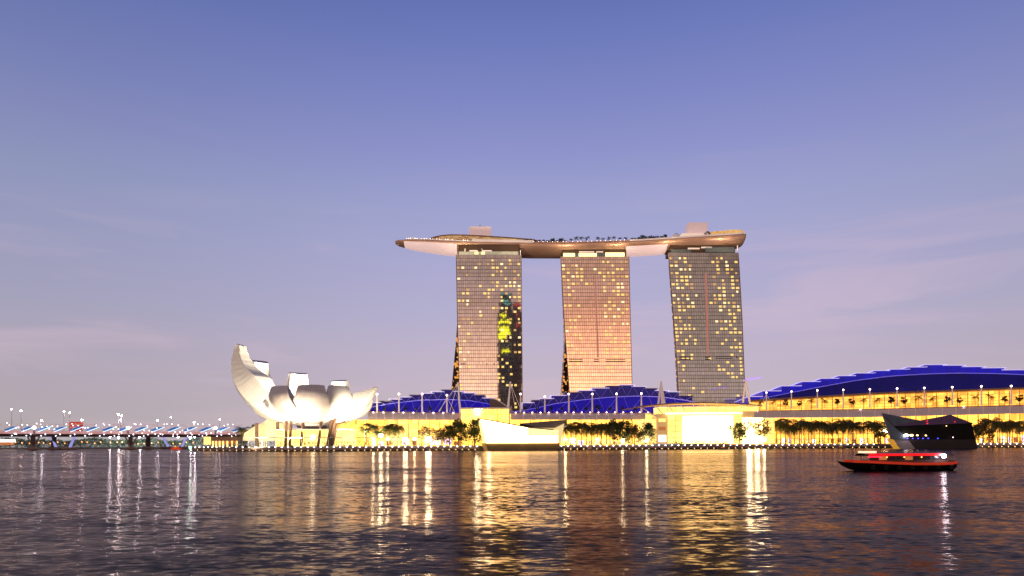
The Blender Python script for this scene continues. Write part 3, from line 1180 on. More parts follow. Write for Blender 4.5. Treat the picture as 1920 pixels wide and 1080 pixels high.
def hall(label, steps, base, arch, Df, upper, lower, canopy, facade, ribs, lamps, masts, nu, shopy=812):
    """steps: (px0,px1,top row); base: row polyline where blue starts; arch: polyline; Df(px): distance"""
    mid = (steps[0][0] + steps[-1][1]) / 2
    t = thing('shopping_hall', label, 'building', (X(mid, Df(mid)), Df(mid), GZ))
    n = len(steps)
    for i, (x0, x1, yt) in enumerate(steps):
        e = 14 + (abs(i - n / 2)) * .45 + (i % 2) * .15
        D0, D1 = Df(x0) + e, Df(x1) + e
        k0, k1 = D0 / Df(x0), D1 / Df(x1)
        Z0 = P(x0, poly_y(base, x0), Df(x0)).z
        Z1 = P(x1, poly_y(base, x1), Df(x1)).z
        A, B = P(x0 - .8, yt, D0), P(x1 + .8, yt, D1)
        # front of the tier leans back; flared: narrower at the bottom
        f = [Vector((A.x, D0 - 3, Z0 - 1)), Vector((B.x, D1 - 3, Z1 - 1)), B, A]
        b = [Vector((A.x, D0 + 45, Z0 - 1)), Vector((B.x, D1 + 45, Z1 - 1)), B + Vector((0, 45, -3)), A + Vector((0, 45, -3))]
        q = MB()
        q.grid([[f[0], f[1]], [f[3], f[2]]])
        q.add(f + b, [(1, 5, 6, 2), (5, 4, 7, 6), (4, 0, 3, 7)])
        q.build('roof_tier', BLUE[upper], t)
        A2, B2 = A + Vector((-1.2, -1.5, .1)), B + Vector((1.2, -1.5, .1))
        q = MB().hexa([A2, B2, B2 + Vector((0, 0, .4)), A2 + Vector((0, 0, .4))], [p + Vector((0, 45, -3)) for p in (A2, B2, B2 + Vector((0, 0, .4)), A2 + Vector((0, 0, .4)))])
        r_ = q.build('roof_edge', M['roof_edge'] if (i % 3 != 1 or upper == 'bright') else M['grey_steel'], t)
        # zigzag truss member pair
        mx = (x0 + x1) / 2
        ay = poly_y(arch, mx)
        if yt < ay - 4 and upper != 'bright':
            dd = Df(mx) + e - 5
            MB().tube([P(x0 + 1, yt + 1.5, dd), P(mx, ay, dd - 6), P(x1 - 1, yt + 1.5, dd)], .22, 4).build('truss', M['truss'], t)
    # vault glass below the arch line
    xs_ = [arch[0][0] + (arch[-1][0] - arch[0][0]) * i / 30 for i in range(31)]
    lo = [P(x, poly_y(base, x) + .5, Df(x) + 3) for x in xs_]
    hi = [P(x, poly_y(arch, x), Df(x) + 8) for x in xs_]
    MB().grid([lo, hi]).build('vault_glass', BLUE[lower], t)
    MB().tube(hi, .38, 5).build('arch_beam', M['arch_line'], t)
    if upper != 'bright':
        for i in range(2, 29, 4):
            MB().tube([hi[i], lo[i + 1] + Vector((0, -1.5, 0)), hi[min(30, i + 3)]], .17, 4).build('truss', M['truss'], t)
    # canopy of curved glass bays
    cx0, cx1, ct, cb = canopy
    nb = ribs
    rows = [[], [], [], []]
    for i in range(nb + 1):
        px = cx0 + (cx1 - cx0) * i / nb
        D = Df(px)
        yt, yb = poly_y(ct, px), poly_y(cb, px)
        for k, (fy, dd) in enumerate(((0, 0), (.28, -4), (.65, -7), (1.0, -8.5))):
            rows[k].append(P(px + (k * .0), yt + (yb - yt) * fy, D + dd))
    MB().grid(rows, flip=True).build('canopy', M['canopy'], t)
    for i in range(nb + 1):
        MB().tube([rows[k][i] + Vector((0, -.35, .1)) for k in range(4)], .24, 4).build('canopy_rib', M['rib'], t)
    MB().tube(rows[0], .5, 4).build('gutter', M['eave_bronze'], t)
    # lit glass facade
    for (fx0, fx1, ft, fb, mm, off) in facade:
        lo, hi = [], []
        for i in range(21):
            px = fx0 + (fx1 - fx0) * i / 20
            D = Df(px) + off
            hi.append(P(px, poly_y(ft, px), D))
            q = P(px, 800, D)
            lo.append(Vector((q.x, q.y, GZ)) if fb is None else P(px, poly_y(fb, px), D))
        MB().grid([lo, hi]).build('lit_facade', mm, t)
        for kf, zz in enumerate((5.0, 9.5)):
            if fb is None and fx1 - fx0 > 60:
                q = MB()
                for i in range(20):
                    a, b = lo[i] + Vector((0, -.9, zz)), lo[i + 1] + Vector((0, -.9, zz))
                    q.hexa([a, b, b + Vector((0, 0, .35)), a + Vector((0, 0, .35))], [p + Vector((0, .8, 0)) for p in (a, b, b + Vector((0, 0, .35)), a + Vector((0, 0, .35)))])
                q.build('floor_band', M['plaza_frame'], t)
        if fx1 - fx0 > 60:
            nc_ = int((fx1 - fx0) / 19)
            for i in range(nc_ + 1):
                px = fx0 + (fx1 - fx0) * i / nc_
                D = Df(px) + off - 1.4
                a = P(px, 800, D)
                zt = P(px, poly_y(ft, px), D).z - .3
                zb2 = GZ if fb is None else P(px, poly_y(fb, px), D).z
                if not (canopy[0] - 5 < px < canopy[1] + 5 and fb is not None and off < 5):
                    MB().box(a.x - .28, a.x + .28, D, D + .5, zb2, zt).build('facade_column', M['facade_column'], t)
    # shop fronts at ground level
    px = canopy[0] + 3
    r = random.Random(int(canopy[0]))
    while px < canopy[1] - 8:
        wd = r.uniform(5, 13)
        D = Df(px) - 1.5
        a, b = P(px, 0, D), P(px + wd, 0, D)
        h = r.uniform(3.0, 5.6)
        z0 = GZ + r.uniform(.6, 1.6)
        MB().box(a.x, b.x, D - .5, D, z0, z0 + h).build('shop_front', M[r.choice(('shop_white', 'shop_warm', 'shop_warm', 'shop_brown', 'shop_pink'))], t)
        px += wd + r.uniform(1, 7)
    # eave lamps
    lx0, lx1, ly, nl = lamps
    lm = MB().ball((0, 0, 0), .62, 6, 4, .6).mesh('eave_lamp', M['lamp_pink'])
    for i in range(nl):
        px = lx0 + (lx1 - lx0) * i / (nl - 1)
        o = bpy.data.objects.new('eave_lamp', lm)
        col.objects.link(o)
        o.parent = t
        o.location = P(px, poly_y(ly, px), Df(px) - 1.5) - t.location
    return t


M['plaza_frame'] = mat('plaza_frame', (.5, .38, .26), .5, emit=s2l(230, 180, 110), es=.5)
M['facade_column'] = mat('facade_column', (.62, .46, .28), .5)
M['shop_white'] = mat('shop_white', (.8, .8, .8), .5, emit=s2l(255, 248, 240), es=2.4)
M['shop_warm'] = mat('shop_warm', (.8, .6, .3), .5, emit=s2l(255, 214, 130), es=1.5)
M['shop_brown'] = mat('shop_brown', (.3, .15, .08), .5, emit=s2l(190, 110, 60), es=.8)
M['shop_pink'] = mat('shop_pink', (.8, .6, .6), .5, emit=s2l(245, 215, 255), es=1.6)
gold = lit_wall_mat('gold_facade', (4.6, 2.1, .28), (1.2, .55, .06), 44, 6, 1.0, .07, .10, (.6, .28, .04), .9, .7)
gold_r = lit_wall_mat('gold_facade_right', (4.4, 1.75, .22), (1.15, .48, .05), 60, 5, 1.0, .07, .10, (.6, .24, .03), .9, .7)
gold_up = lit_wall_mat('gold_gallery', (2.6, 1.1, .15), (.95, .34, .04), 60, 5, 1.0, .05, .12, (.35, .14, .03), .9, .7)
gold_hot = lit_wall_mat('gold_box', (4.2, 2.4, .40), (2.4, 1.2, .14), 12, 6, 1.0, .07, .10, (.5, .3, .05), .4, .6)

stepsL = [(697, 713, 755.5), (713, 732, 752.5), (732, 751, 749), (751, 770, 745), (770, 791, 741), (791, 811, 738), (811, 830, 735), (830, 852, 731.5), (852, 869, 734.5), (869, 888, 737.3), (888, 907, 741.5), (907, 925, 747)]
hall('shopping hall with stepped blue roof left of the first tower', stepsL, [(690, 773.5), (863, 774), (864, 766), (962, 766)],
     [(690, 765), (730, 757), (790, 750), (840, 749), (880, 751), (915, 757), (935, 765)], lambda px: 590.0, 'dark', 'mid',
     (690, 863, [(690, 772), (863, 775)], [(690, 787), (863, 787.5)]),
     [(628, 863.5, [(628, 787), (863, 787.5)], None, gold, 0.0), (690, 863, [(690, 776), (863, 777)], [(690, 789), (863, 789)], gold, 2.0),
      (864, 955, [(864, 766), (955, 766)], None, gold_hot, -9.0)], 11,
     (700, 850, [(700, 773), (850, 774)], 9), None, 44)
stepsM = [(981, 999, 755.8), (999, 1013, 751), (1013, 1035, 748), (1035, 1060, 742), (1060, 1087, 736.3), (1087, 1112, 732.7), (1112, 1139, 728.3), (1139, 1164, 724.4), (1164, 1187, 722.3), (1187, 1209, 725.2),
          (1209, 1230, 729), (1230, 1252, 733), (1252, 1272, 735.3), (1272, 1297, 743)]
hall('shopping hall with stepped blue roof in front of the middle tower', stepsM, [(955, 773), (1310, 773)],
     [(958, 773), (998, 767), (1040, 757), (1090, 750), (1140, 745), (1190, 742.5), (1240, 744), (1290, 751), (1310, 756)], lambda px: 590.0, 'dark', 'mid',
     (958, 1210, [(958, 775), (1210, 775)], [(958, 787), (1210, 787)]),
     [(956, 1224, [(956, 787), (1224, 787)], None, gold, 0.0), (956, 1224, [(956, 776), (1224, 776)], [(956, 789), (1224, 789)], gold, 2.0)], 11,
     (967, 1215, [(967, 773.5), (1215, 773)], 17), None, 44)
DR = lambda px: 690 - (px - 1400) * .20
stepsR = [(1405, 1431, 744), (1431, 1466, 733.5), (1466, 1504, 724), (1504, 1540, 716), (1540, 1573, 710), (1573, 1606, 705), (1606, 1640, 700), (1640, 1670, 695.4), (1670, 1702, 692.8), (1702, 1734, 688.8), (1734, 1771, 684.3),
          (1771, 1807, 685.5), (1807, 1844, 688), (1844, 1882, 690.3), (1882, 1925, 694), (1925, 1968, 699), (1968, 2010, 706)]
baseR = [(1405, 750), (1430, 748.5), (1640, 736), (1920, 726), (2030, 723)]
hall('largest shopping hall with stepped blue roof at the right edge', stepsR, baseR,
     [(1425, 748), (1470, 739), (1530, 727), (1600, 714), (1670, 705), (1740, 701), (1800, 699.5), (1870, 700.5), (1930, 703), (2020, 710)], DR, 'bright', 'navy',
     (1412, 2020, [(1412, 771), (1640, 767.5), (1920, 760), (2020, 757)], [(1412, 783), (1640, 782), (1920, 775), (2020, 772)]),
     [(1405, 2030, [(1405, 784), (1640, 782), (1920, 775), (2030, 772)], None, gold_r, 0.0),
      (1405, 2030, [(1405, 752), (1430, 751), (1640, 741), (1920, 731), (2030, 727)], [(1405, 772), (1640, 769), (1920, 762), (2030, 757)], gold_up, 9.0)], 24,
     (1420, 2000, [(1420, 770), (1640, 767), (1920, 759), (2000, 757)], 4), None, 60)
# eave of the largest hall
hallR = [o for o in col.objects if o.get('label', '').startswith('largest')][0]
q = MB()
xs2 = [1405 + 32 * i for i in range(20)]
rows = [[], [], []]
for x in xs2:
    yb = poly_y(baseR, x)
    rows[0].append(P(x, yb + 5.0, DR(x) + 7))
    rows[1].append(P(x, yb + 3.0, DR(x) + 1))
    rows[2].append(P(x, yb - .3, DR(x) + 2.5))
q.grid(rows, flip=True)
q.build('eave', M['eave_bronze'], hallR)
# roof wing with violet light on the left end of the largest hall
a, b = P(1398, 712.5, 700), P(1428, 707.5, 700)
MB().hexa([a, b, b + Vector((0, 0, .9)), a + Vector((0, 0, .9))], [p + Vector((2, 14, 0)) for p in (a, b, b + Vector((0, 0, .9)), a + Vector((0, 0, .9)))]).build('mast_wing', mat('wing_violet', (.6, .5, .8), .4, emit=s2l(190, 150, 255), es=.9), hallR)

# arched end of the left roof, over the tall gold box
hallL = [o for o in col.objects if o.get('label', '').startswith('shopping hall with stepped blue roof left')][0]
pts = [P(918, 747, 588), P(928, 748, 586), (P(938, 753, 584)), P(948, 760, 582), P(956, 766, 580)]
q = MB()
lowp = [P(918, 766, 588), P(928, 766, 586), P(938, 766, 584), P(948, 766.1, 582), P(956, 766.2, 580)]
q.grid([lowp, pts])
q.grid([pts, [p + Vector((0, 40, 0)) for p in pts]])
q.build('end_canopy', mat('end_canopy', (.16, .10, .10), .4), hallL)
MB().tube(pts, .4, 5).build('end_rib', M['rib'], hallL)
a, b = P(863.5, 766.5, 572), P(957, 763.5, 572)
MB().box(a.x, b.x, 572, 594, a.z, b.z).build('flat_canopy', M['canopy'], hallL)
MB().box(X(892, 579), X(899, 579), 578.6, 579, P(892, 777, 579).z, P(892, 767, 579).z).build('hall_light', M['lamp_flood'], hallL)

# ------------------------------------------------------------------ masts


def mast_lamp(px, y0, y1, D, label, grp, braced=False):
    base_ = P(px, y1, D)
    t = thing('lamp_mast', label, 'mast', base_, grp)
    top = P(px, y0, D)
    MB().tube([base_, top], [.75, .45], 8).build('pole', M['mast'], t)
    MB().ball(top + Vector((0, 0, .5)), .8, 8, 5).build('lamp_head', M['lamp_pink'], t)
    if braced:
        for s in (-1, 1):
            MB().tube([top + Vector((0, 0, -1)), P(px + s * 15, y1, D)], .16, 4).build('stay', M['mast'], t)
    return t


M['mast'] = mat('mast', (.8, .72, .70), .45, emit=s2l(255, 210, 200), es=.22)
xs2 = [(707, 740), (748, 740), (791.5, 740), (838, 742)]
for i, (x, y) in enumerate(xs2):
    mast_lamp(x, y, 774, 582, nth(i, 4, 'white lamp mast', 'before the left blue roof'), 'lamp masts before the left blue roof', i == 3)
xs2 = [(976, 740), (1021.5, 745), (1066.5, 740), (1110.5, 740), (1156, 739.5), (1202.5, 739)]
for i, (x, y) in enumerate(xs2):
    mast_lamp(x, y, 773.5, 582, nth(i, 6, 'white lamp mast', 'before the blue roof of the middle hall'), 'lamp masts before the middle blue roof')
xs2 = [(1437, 737, 769), (1484, 735, 766), (1532.5, 733, 766), (1581, 732, 765), (1631, 731, 764), (1682, 729.5, 763), (1733, 728.5, 762), (1785.5, 727, 760), (1840, 725.5, 760), (1896, 725, 758)]
for i, (x, y, yb) in enumerate(xs2):
    mast_lamp(x, y, yb, DR(x) - 1, nth(i, 10, 'pale lamp mast', 'before the largest blue-roofed hall'), 'lamp masts before the largest hall', i == 0)


def frame_mast(px, y0, y1, D, legs, label, stays=()):
    top = P(px, y0, D)
    t = thing('frame_mast', label, 'mast', P(px, y1, D))
    for dx in legs:
        MB().tube([P(px + dx, y1, D), top + Vector((dx * .03, 0, 0))], [.95, .55], 8).build('leg', M['mast'], t)
    MB().ball(top + Vector((0, 0, .4)), .8, 8, 5).build('cap', M['mast'], t)
    for (x, y) in stays:
        MB().tube([top, P(x, y, D)], .18, 4).build('stay', M['mast'], t)


frame_mast(858.5, 719, 774, 578, (4.5,), 'tall leaning white mast with stays left of the first tower', ((822, 772), (843, 772)))
frame_mast(957, 718, 765, 577, (-4.5,), 'tall leaning white mast with stays under the first tower', ((974, 762), (966, 764)))
frame_mast(1239.5, 717, 757, 575, (-5, 6.5, 2), 'white A-frame mast left of the curved-roof hall')
frame_mast(1398, 714, 755, 600, (-5, 8), 'white A-frame mast right of the third tower')

# ------------------------------------------------------------------ event hall with curved roof
ev = thing('event_hall', 'glowing glass event hall under a thin curved roof', 'building', (X(1320, 545), 545, GZ))
DE = 545
M['plaza_glow'] = lit_wall_mat('plaza_glow', (8.5, 6.0, 2.6), (5.0, 3.2, .9), 16, 7, 1.0, .05, .06, (.9, .7, .3), .3, .4)
M['plaza_gold'] = lit_wall_mat('plaza_gold', (3.0, 1.9, .5), (1.5, .85, .18), 10, 5, 1.0, .08, .10, (.45, .25, .06), .4, .7)


def wall_part(x0, x1, y0, y1, D, mk, name, parent, th=1.0, mm=None):
    a, b = P(x0, y1, D), P(x1, y0, D)
    z0 = a.z if y1 is not None else GZ
    q = MB()
    q.grid([[Vector((a.x, D, z0)), Vector((b.x, D, z0))], [Vector((a.x, D, b.z)), Vector((b.x, D, b.z))]])
    q.add([(a.x, D, z0), (b.x, D, z0), (b.x, D, b.z), (a.x, D, b.z), (a.x, D + th, z0), (b.x, D + th, z0), (b.x, D + th, b.z), (a.x, D + th, b.z)],
          [(1, 5, 6, 2), (5, 4, 7, 6), (4, 0, 3, 7), (3, 2, 6, 7)])
    return q.build(name, mm or M[mk], parent)


wall_part(1251.5, 1391, 777, 832, DE, 'plaza_gold', 'lit_facade', ev, 40)
wall_part(1281, 1375, 779, 832, DE - 3, 'plaza_glow', 'screen_wall', ev, 2.5)
wall_part(1232, 1251, 776, 832, DE - 1, 'plaza_frame', 'end_pier', ev, 20)
wall_part(1235, 1248, 785, 791, DE - 1.6, 'plaza_gold', 'pier_window', ev, .5)
wall_part(1235, 1248, 800, 807, DE - 1.6, 'shop_brown', 'pier_window', ev, .5)
wall_part(1235, 1249, 816, 828, DE - 1.6, 'shop_white', 'pier_window', ev, .5)
wall_part(1392, 1414, 771, 782, DE - 1, 'plaza_frame', 'end_block', ev, 20)
wall_part(1376, 1430, 783, 832, DE + 3, 'plaza_glow', 'glass_wing', ev, 20)
wall_part(1430.5, 1452, 783.5, 832, DE + 4, 'plaza_gold', 'glass_wing', ev, 20)
wall_part(1391, 1420, 757, 771, DE + 2, 'plaza_gold', 'upper_glass', ev, 20)
wall_part(1235, 1391, 762, 777, DE + 9, 'plaza_gold', 'upper_gallery', ev, 20)
wall_part(1250, 1392, 773, 776.5, DE - 5, 'plaza_glow', 'light_band', ev, 4)
wall_part(1204, 1232, 786, 832, DE + 3, 'plaza_gold', 'side_bay', ev, 20)
prof = [(1184, 764.8), (1205, 760.5), (1230, 757.6), (1260, 755.4), (1290, 754.2), (1320, 753.8), (1350, 754.4), (1380, 755.6), (1405, 757.3), (1429, 759.5)]
fr = [P(x, y, DE - 16) for x, y in prof]
q = MB()
for a, b in zip(fr, fr[1:]):
    th = Vector((0, 0, -.9))
    bk_ = Vector((0, 46, 1.0))
    q.hexa([a + th, b + th, b, a], [a + th + bk_, b + th + bk_, b + bk_, a + bk_])
q.build('curved_roof', M['eave_bronze'], ev)
# side arch over the left bay, ribs that carry the roof
pts = [P(1192, 783, DE - 5), P(1200, 778, DE - 5), P(1210, 774.5, DE - 5), P(1220, 775, DE - 5), P(1232, 781, DE - 5)]
MB().grid([pts, [p + Vector((0, 26, 1)) for p in pts]]).build('bay_roof', M['rib'], ev)
MB().tube(pts, .4, 5).build('bay_rib', M['rib'], ev)
for i in range(9):
    x = 1197 + i * 24
    y = interp(prof, x)
    spread = 26 - i * 3.0
    MB().tube([P(x, y, DE - 15), P(x + spread * .45, y + 3 + .3 * (8 - i), DE - 10), P(x + spread, min(777, y + 15 + (8 - i) * .7), DE - 4)], .35, 5).build('roof_rib', M['rib'], ev)

# ------------------------------------------------------------------ white glowing glass pavilion on its own base
pv = thing('glass_pavilion', 'white glowing faceted glass pavilion standing in the water', 'pavilion', (X(975, 470), 470, 0))
DP = 462
M['olive_base'] = mat('olive_base', (.22, .16, .07), .6, var=.2, vs=.1)
M['olive_side'] = mat('olive_side', (.55, .40, .16), .6, emit=s2l(200, 150, 60), es=.3)
M['pav_white'] = lit_wall_mat('pav_white', (13.0, 8.6, 3.6), (8.0, 5.0, 1.8), 12, 4, 1.0, .03, .05, (.9, .8, .5), .2, .4)
M['pav_cream'] = lit_wall_mat('pav_cream', (2.4, 1.7, .7), (1.2, .85, .3), 14, 5, 1.0, .08, .08, (.55, .4, .2), .4, .7)
M['mesh_roof'] = mat('mesh_roof', (.30, .26, .22), .5, var=.35, vs=.8)


def slab(pts_px, D0, D1, name, mk, parent, dz=0):
    a = [P(x, y, D0) for x, y in pts_px]
    b = [Vector((p.x * D1 / D0, D1, p.z + dz)) for p in a]
    return MB().hexa(a, b).build(name, M[mk], parent)


w0 = CAMH
zb = lambda px, D: hor(px) + CAMH / D * F      # the water line as a row
slab([(916, zb(916, DP) + 1), (1045, zb(1045, DP) + 1), (1050, 831), (910, 831)], DP, DP + 40, 'plinth', 'olive_base', pv)
slab([(909, zb(909, DP) + 1), (916, zb(916, DP) + 1), (910, 831), (902, 831)], DP + .3, DP + 38, 'plinth_end', 'olive_side', pv)
# left end face (cream) and front face (white)
f0 = [P(906, 830.5, DP + 1), P(912, 830.5, DP), P(900, 786, DP), P(896.5, 784.5, DP + 2)]
q = MB()
fl_ = [P(912, 830.8, DP), P(990, 830.8, DP - .5), P(990, 801, DP - .5), P(900, 785.8, DP)]
q.grid([[fl_[0], fl_[1]], [fl_[3], fl_[2]]])
q.build('front_glass', M['pav_white'], pv)
q = MB()
ef = [P(905, 830.8, DP + 22), P(911.8, 830.8, DP + .1), P(899.6, 785.8, DP + .1), P(896, 784.5, DP + 22)]
q.grid([[ef[0], ef[1]], [ef[3], ef[2]]])
q.build('end_glass', M['pav_cream'], pv)
q = MB()
rf = [P(990, 830.8, DP), P(1047, 830.8, DP + 2), P(1047, 806, DP + 2), P(990, 803, DP)]
q.grid([[rf[0], rf[1]], [rf[3], rf[2]]])
q.build('side_glass', M['pav_cream'], pv)
wall_part(912, 1046, 816.5, 830.8, DP - .8, 'pav_white', 'lower_glow', pv, .5)
slab([(895, 783.6), (920, 787), (990, 800.3), (1038, 804.5), (1038, 806.2), (990, 802.2), (920, 789), (896, 785.6)][::-1], DP - 2, DP + 34, 'roof_edge', 'grey_steel', pv, -2)
slab([(975, 794), (1020, 790), (1063, 787), (1061, 790.5), (1040, 801), (1005, 800.5)][::-1], DP + 8, DP + 30, 'mesh_roof', 'mesh_roof', pv, -3)
slab([(1000, 802.5), (1058, 793), (1052, 830.8), (1000, 830.8)][::-1], DP + 12, DP + 30, 'rear_glass', 'pav_cream', pv)
MB().box(X(914, DP - 2), X(919, DP - 2), DP - 2.2, DP - 1.6, P(914, 800, DP).z, P(914, 793, DP).z).build('hot_light', M['lamp_flood'], pv)

# ------------------------------------------------------------------ dark faceted pavilion
dp = thing('dark_pavilion', 'dark faceted pavilion with slanting slate-blue fin', 'pavilion', (X(1750, 480), 480, 0))
DD = 470
M['slate'] = mat('slate', (.13, .18, .25), .5, 0, var=.2, vs=.15)
M['purple_roof'] = mat('purple_roof', (.13, .075, .20), .4, .3, var=.2, vs=.1)
M['black_glass'] = mat('black_glass', (.008, .008, .006), .5, 0, spec=.15)
M['pale_base'] = mat('pale_base', (.42, .38, .40), .6, var=.1)
M['dark_base'] = mat('dark_base', (.03, .024, .018), .6)
M['amber_light_side'] = mat('amber_light_side', (.6, .4, .1), .6, emit=s2l(225, 160, 50), es=.6)  # orange light on this wall put into its colour and glow
slab([(1653, 774), (1674, 798.5), (1688, 810), (1702, 823.5), (1670, 823.5)], DD - 1, DD + 24, 'glass_fin', 'slate', dp)
slab([(1654, 774.5), (1727, 788.5), (1676, 798.5)][::-1], DD - .5, DD + 30, 'upper_fin', 'slate', dp)
slab([(1674, 799), (1822, 793.5), (1829, 824), (1703, 824), (1688, 811)][::-1], DD, DD + 30, 'dark_body', 'black_glass', dp)
slab([(1672, 799), (1724, 788.5), (1782, 777.5), (1824, 793.2)][::-1], DD - 1, DD + 28, 'folded_roof', 'purple_roof', dp)
slab([(1674, 823.8), (1702, 823.8), (1717, zb(1717, DD) + 1), (1689, zb(1689, DD) + 1)][::-1], DD - .5, DD + 26, 'pale_plinth', 'pale_base', dp)
slab([(1702.2, 824), (1829, 824), (1834, zb(1834, DD) + 1), (1717.2, zb(1717, DD) + 1)][::-1], DD, DD + 28, 'dark_plinth', 'dark_base', dp)
slab([(1662, 823), (1673.5, 823.8), (1688.5, zb(1689, DD) + 1), (1676, zb(1676, DD) + 1)][::-1], DD + .6, DD + 25, 'amber_light_wall', 'amber_light_side', dp)
MB().tube([P(1653, 774, DD - 1.6), P(1670, 823, DD - 1.6)], .25, 5).build('fin_trim', M['pale_base'], dp)
for k, (x, y, r_, mk) in enumerate([(1699, 816.2, 1.5, 'lamp_white'), (1709, 816.2, 1.2, 'lamp_warm'), (1720, 816.2, .7, 'lamp_warm'), (1736, 816.5, .6, 'lamp_warm'), (1702, 822, .5, 'lamp_blue'), (1711.5, 822, .45, 'lamp_blue'),
                                    (1721.5, 822, .5, 'lamp_blue'), (1730.5, 822, .5, 'lamp_blue'), (1740.5, 822, .5, 'lamp_blue'), (1758.5, 822, .5, 'lamp_blue'), (1774.5, 798.5, .35, 'lamp_warm'), (1738.5, 789.5, .35, 'lamp_red'), (1739, 794, .45, 'lamp_red'), (1790.5, 791, .35, 'lamp_red'), (1787, 820, .35, 'lamp_pink')]):
    MB().ball(P(x, y, DD - 1.6), r_, 8, 5, .6).build('facade_lamp', M[mk], dp)

# ------------------------------------------------------------------ lotus-shaped museum
MC = Vector((X(593, 520), 520, 0))
mus = thing('lotus_museum', 'white lotus-shaped museum with upturned petals on the left', 'museum', (MC.x, MC.y, GZ))
ZB = 19.5


def petal(theta, Rr, ztip, wt, wm, th_t, th_m, c1=.80, c2=1.20, z2=.50, band=False):
    """theta from the camera side (-y) towards +x; a hollow finger lofted outward and up"""
    a = R(theta)
    rad = Vector((math.sin(a), -math.cos(a), 0))
    tan = Vector((math.cos(a), math.sin(a), 0))
    H = ztip - ZB
    p0, p1, p2, p3 = (5, 0), (Rr * c1, 0), (Rr * c2, H * z2), (Rr, H)
    n = 16
    secs = []
    for i in range(n + 1):
        s = .0 + i / n
        u = 1 - s
        r_ = u ** 3 * p0[0] + 3 * u * u * s * p1[0] + 3 * u * s * s * p2[0] + s ** 3 * p3[0]
        z_ = u ** 3 * p0[1] + 3 * u * u * s * p1[1] + 3 * u * s * s * p2[1] + s ** 3 * p3[1]
        dr = 3 * u * u * (p1[0] - p0[0]) + 6 * u * s * (p2[0] - p1[0]) + 3 * s * s * (p3[0] - p2[0])
        dz = 3 * u * u * (p1[1] - p0[1]) + 6 * u * s * (p2[1] - p1[1]) + 3 * s * s * (p3[1] - p2[1])
        l_ = math.hypot(dr, dz)
        nr, nz_ = -dz / l_, dr / l_      # inward normal
        bell = math.sin(math.pi * min(1, s / .55) * .5) if s < .55 else 1 - ((s - .55) / .45) ** 1.5
        wdt = (3.5 + (wm - 3.5) * bell) if s < .55 else wt + (wm - wt) * bell
        th = (2.5 + (th_m - 2.5) * bell) if s < .55 else th_t + (th_m - th_t) * bell
        O = MC + rad * r_ + Vector((0, 0, ZB + z_))
        Nn = rad * nr + Vector((0, 0, nz_))
        sec = []
        for q in (-1, -.6, -.2, .2, .6, 1):
            sec.append(O + tan * (q * wdt / 2) + Nn * (abs(q) ** 3.2 * th * .22))
        sec.append(O + tan * (wdt * .43) + Nn * th)
        sec.append(O - tan * (wdt * .43) + Nn * th)
        secs.append(sec)
    outer = MB()
    rows = [s_[0:6] for s_ in secs]
    outer.grid(rows)
    ob = outer.build('petal', M['white_shell'], mus, True)
    if band:
        MB().grid([[p - (rad * .12) for p in s_[1:5]] for s_ in secs[-3:]]).build('skylight_band', M['skylight'], ob)
    q = MB()
    q.grid([[s_[5], s_[6]] for s_ in secs])
    q.grid([[s_[7], s_[0]] for s_ in secs])
    q.build('petal_side', M['white_shell'], ob)
    q = MB()
    q.grid([[s_[6], s_[7]] for s_ in secs])
    q.build('petal_inner', M['white_shell'], ob)
    MB().add(secs[-1], [tuple(range(8))]).build('skylight', M['skylight'], ob)
    return ob


M['skylight'] = mat('skylight', (.60, .56, .66), .4, 0)
petal(-108, 69, 83, 9, 22, 3.8, 22)        # tall left petal
petal(-127, 73, 73, 15, 22, 4, 12)        # second tall petal behind
petal(-145, 42, 62, 15, 22, 4, 9)
petal(164, 36, 56.0, 14, 19, 4, 9)
petal(-120, 63, 40, 6, 8, 4, 6)
petal(-31, 35, 46.3, 16.5, 25, 5, 11, band=True)
petal(10, 33.5, 46.7, 18, 25, 5, 11, band=True)
petal(46, 32, 46.9, 16.5, 24, 5, 11, band=True)
petal(84, 47, 46.8, 5, 17, 1.2, 15, .55, .86, .42)
petal(122, 41, 44, 11, 17, 4, 10)
petal(-68, 36, 38, 12, 17, 5, 10)
MB().tube([MC + Vector((0, 0, ZB - 2.5)), MC + Vector((0, 0, ZB + 3))], [13, 17], 24).build('bowl_centre', M['white_shell'], mus, True)
# legs and glass foyer
for (x, y0, x2) in [(532, 789, 535), (541, 788, 543), (564, 787, 564), (599, 786, 596), (618, 787, 613), (625, 784, 617), (628, 796, 622)]:
    D = 500
    a, b = P(x, y0, D), P(x2, 800, D)
    MB().tube([Vector((b.x, D, GZ)), a + Vector((0, 6, 0))], [1.0, 1.1], 8).build('column', M['brown_leg'], mus)
foyer = lit_wall_mat('foyer_glass', (4.0, 2.5, .7), (1.5, .85, .18), 26, 4, 1.0, .10, .08, (.5, .3, .12), .5, .7)
q = MB()
ring = [MC + Vector((math.cos(k / 20 * 2 * math.pi) * 30, math.sin(k / 20 * 2 * math.pi) * 18, 0)) for k in range(21)]
q.grid([[Vector((p.x, p.y, GZ)) for p in ring], [Vector((p.x, p.y, ZB - 4)) for p in ring]])
q.build('foyer_glass', foyer, mus)
q = MB().hexa([Vector((p.x, p.y, ZB - 4)) for p in ring[:20]], [Vector((p.x, p.y, ZB - 3.2)) for p in ring[:20]])
q.build('foyer_roof', M['white_shell'], mus)
for (x0, x1, yt, mk) in ((480, 500, 793, 'brown_leg'), (519, 529, 792, 'brown_leg')):
    MB().box(X(x0, 530), X(x0, 530) + 2, 528, 530, GZ, Z(x0, yt, 530)).build('pier', M[mk], mus)

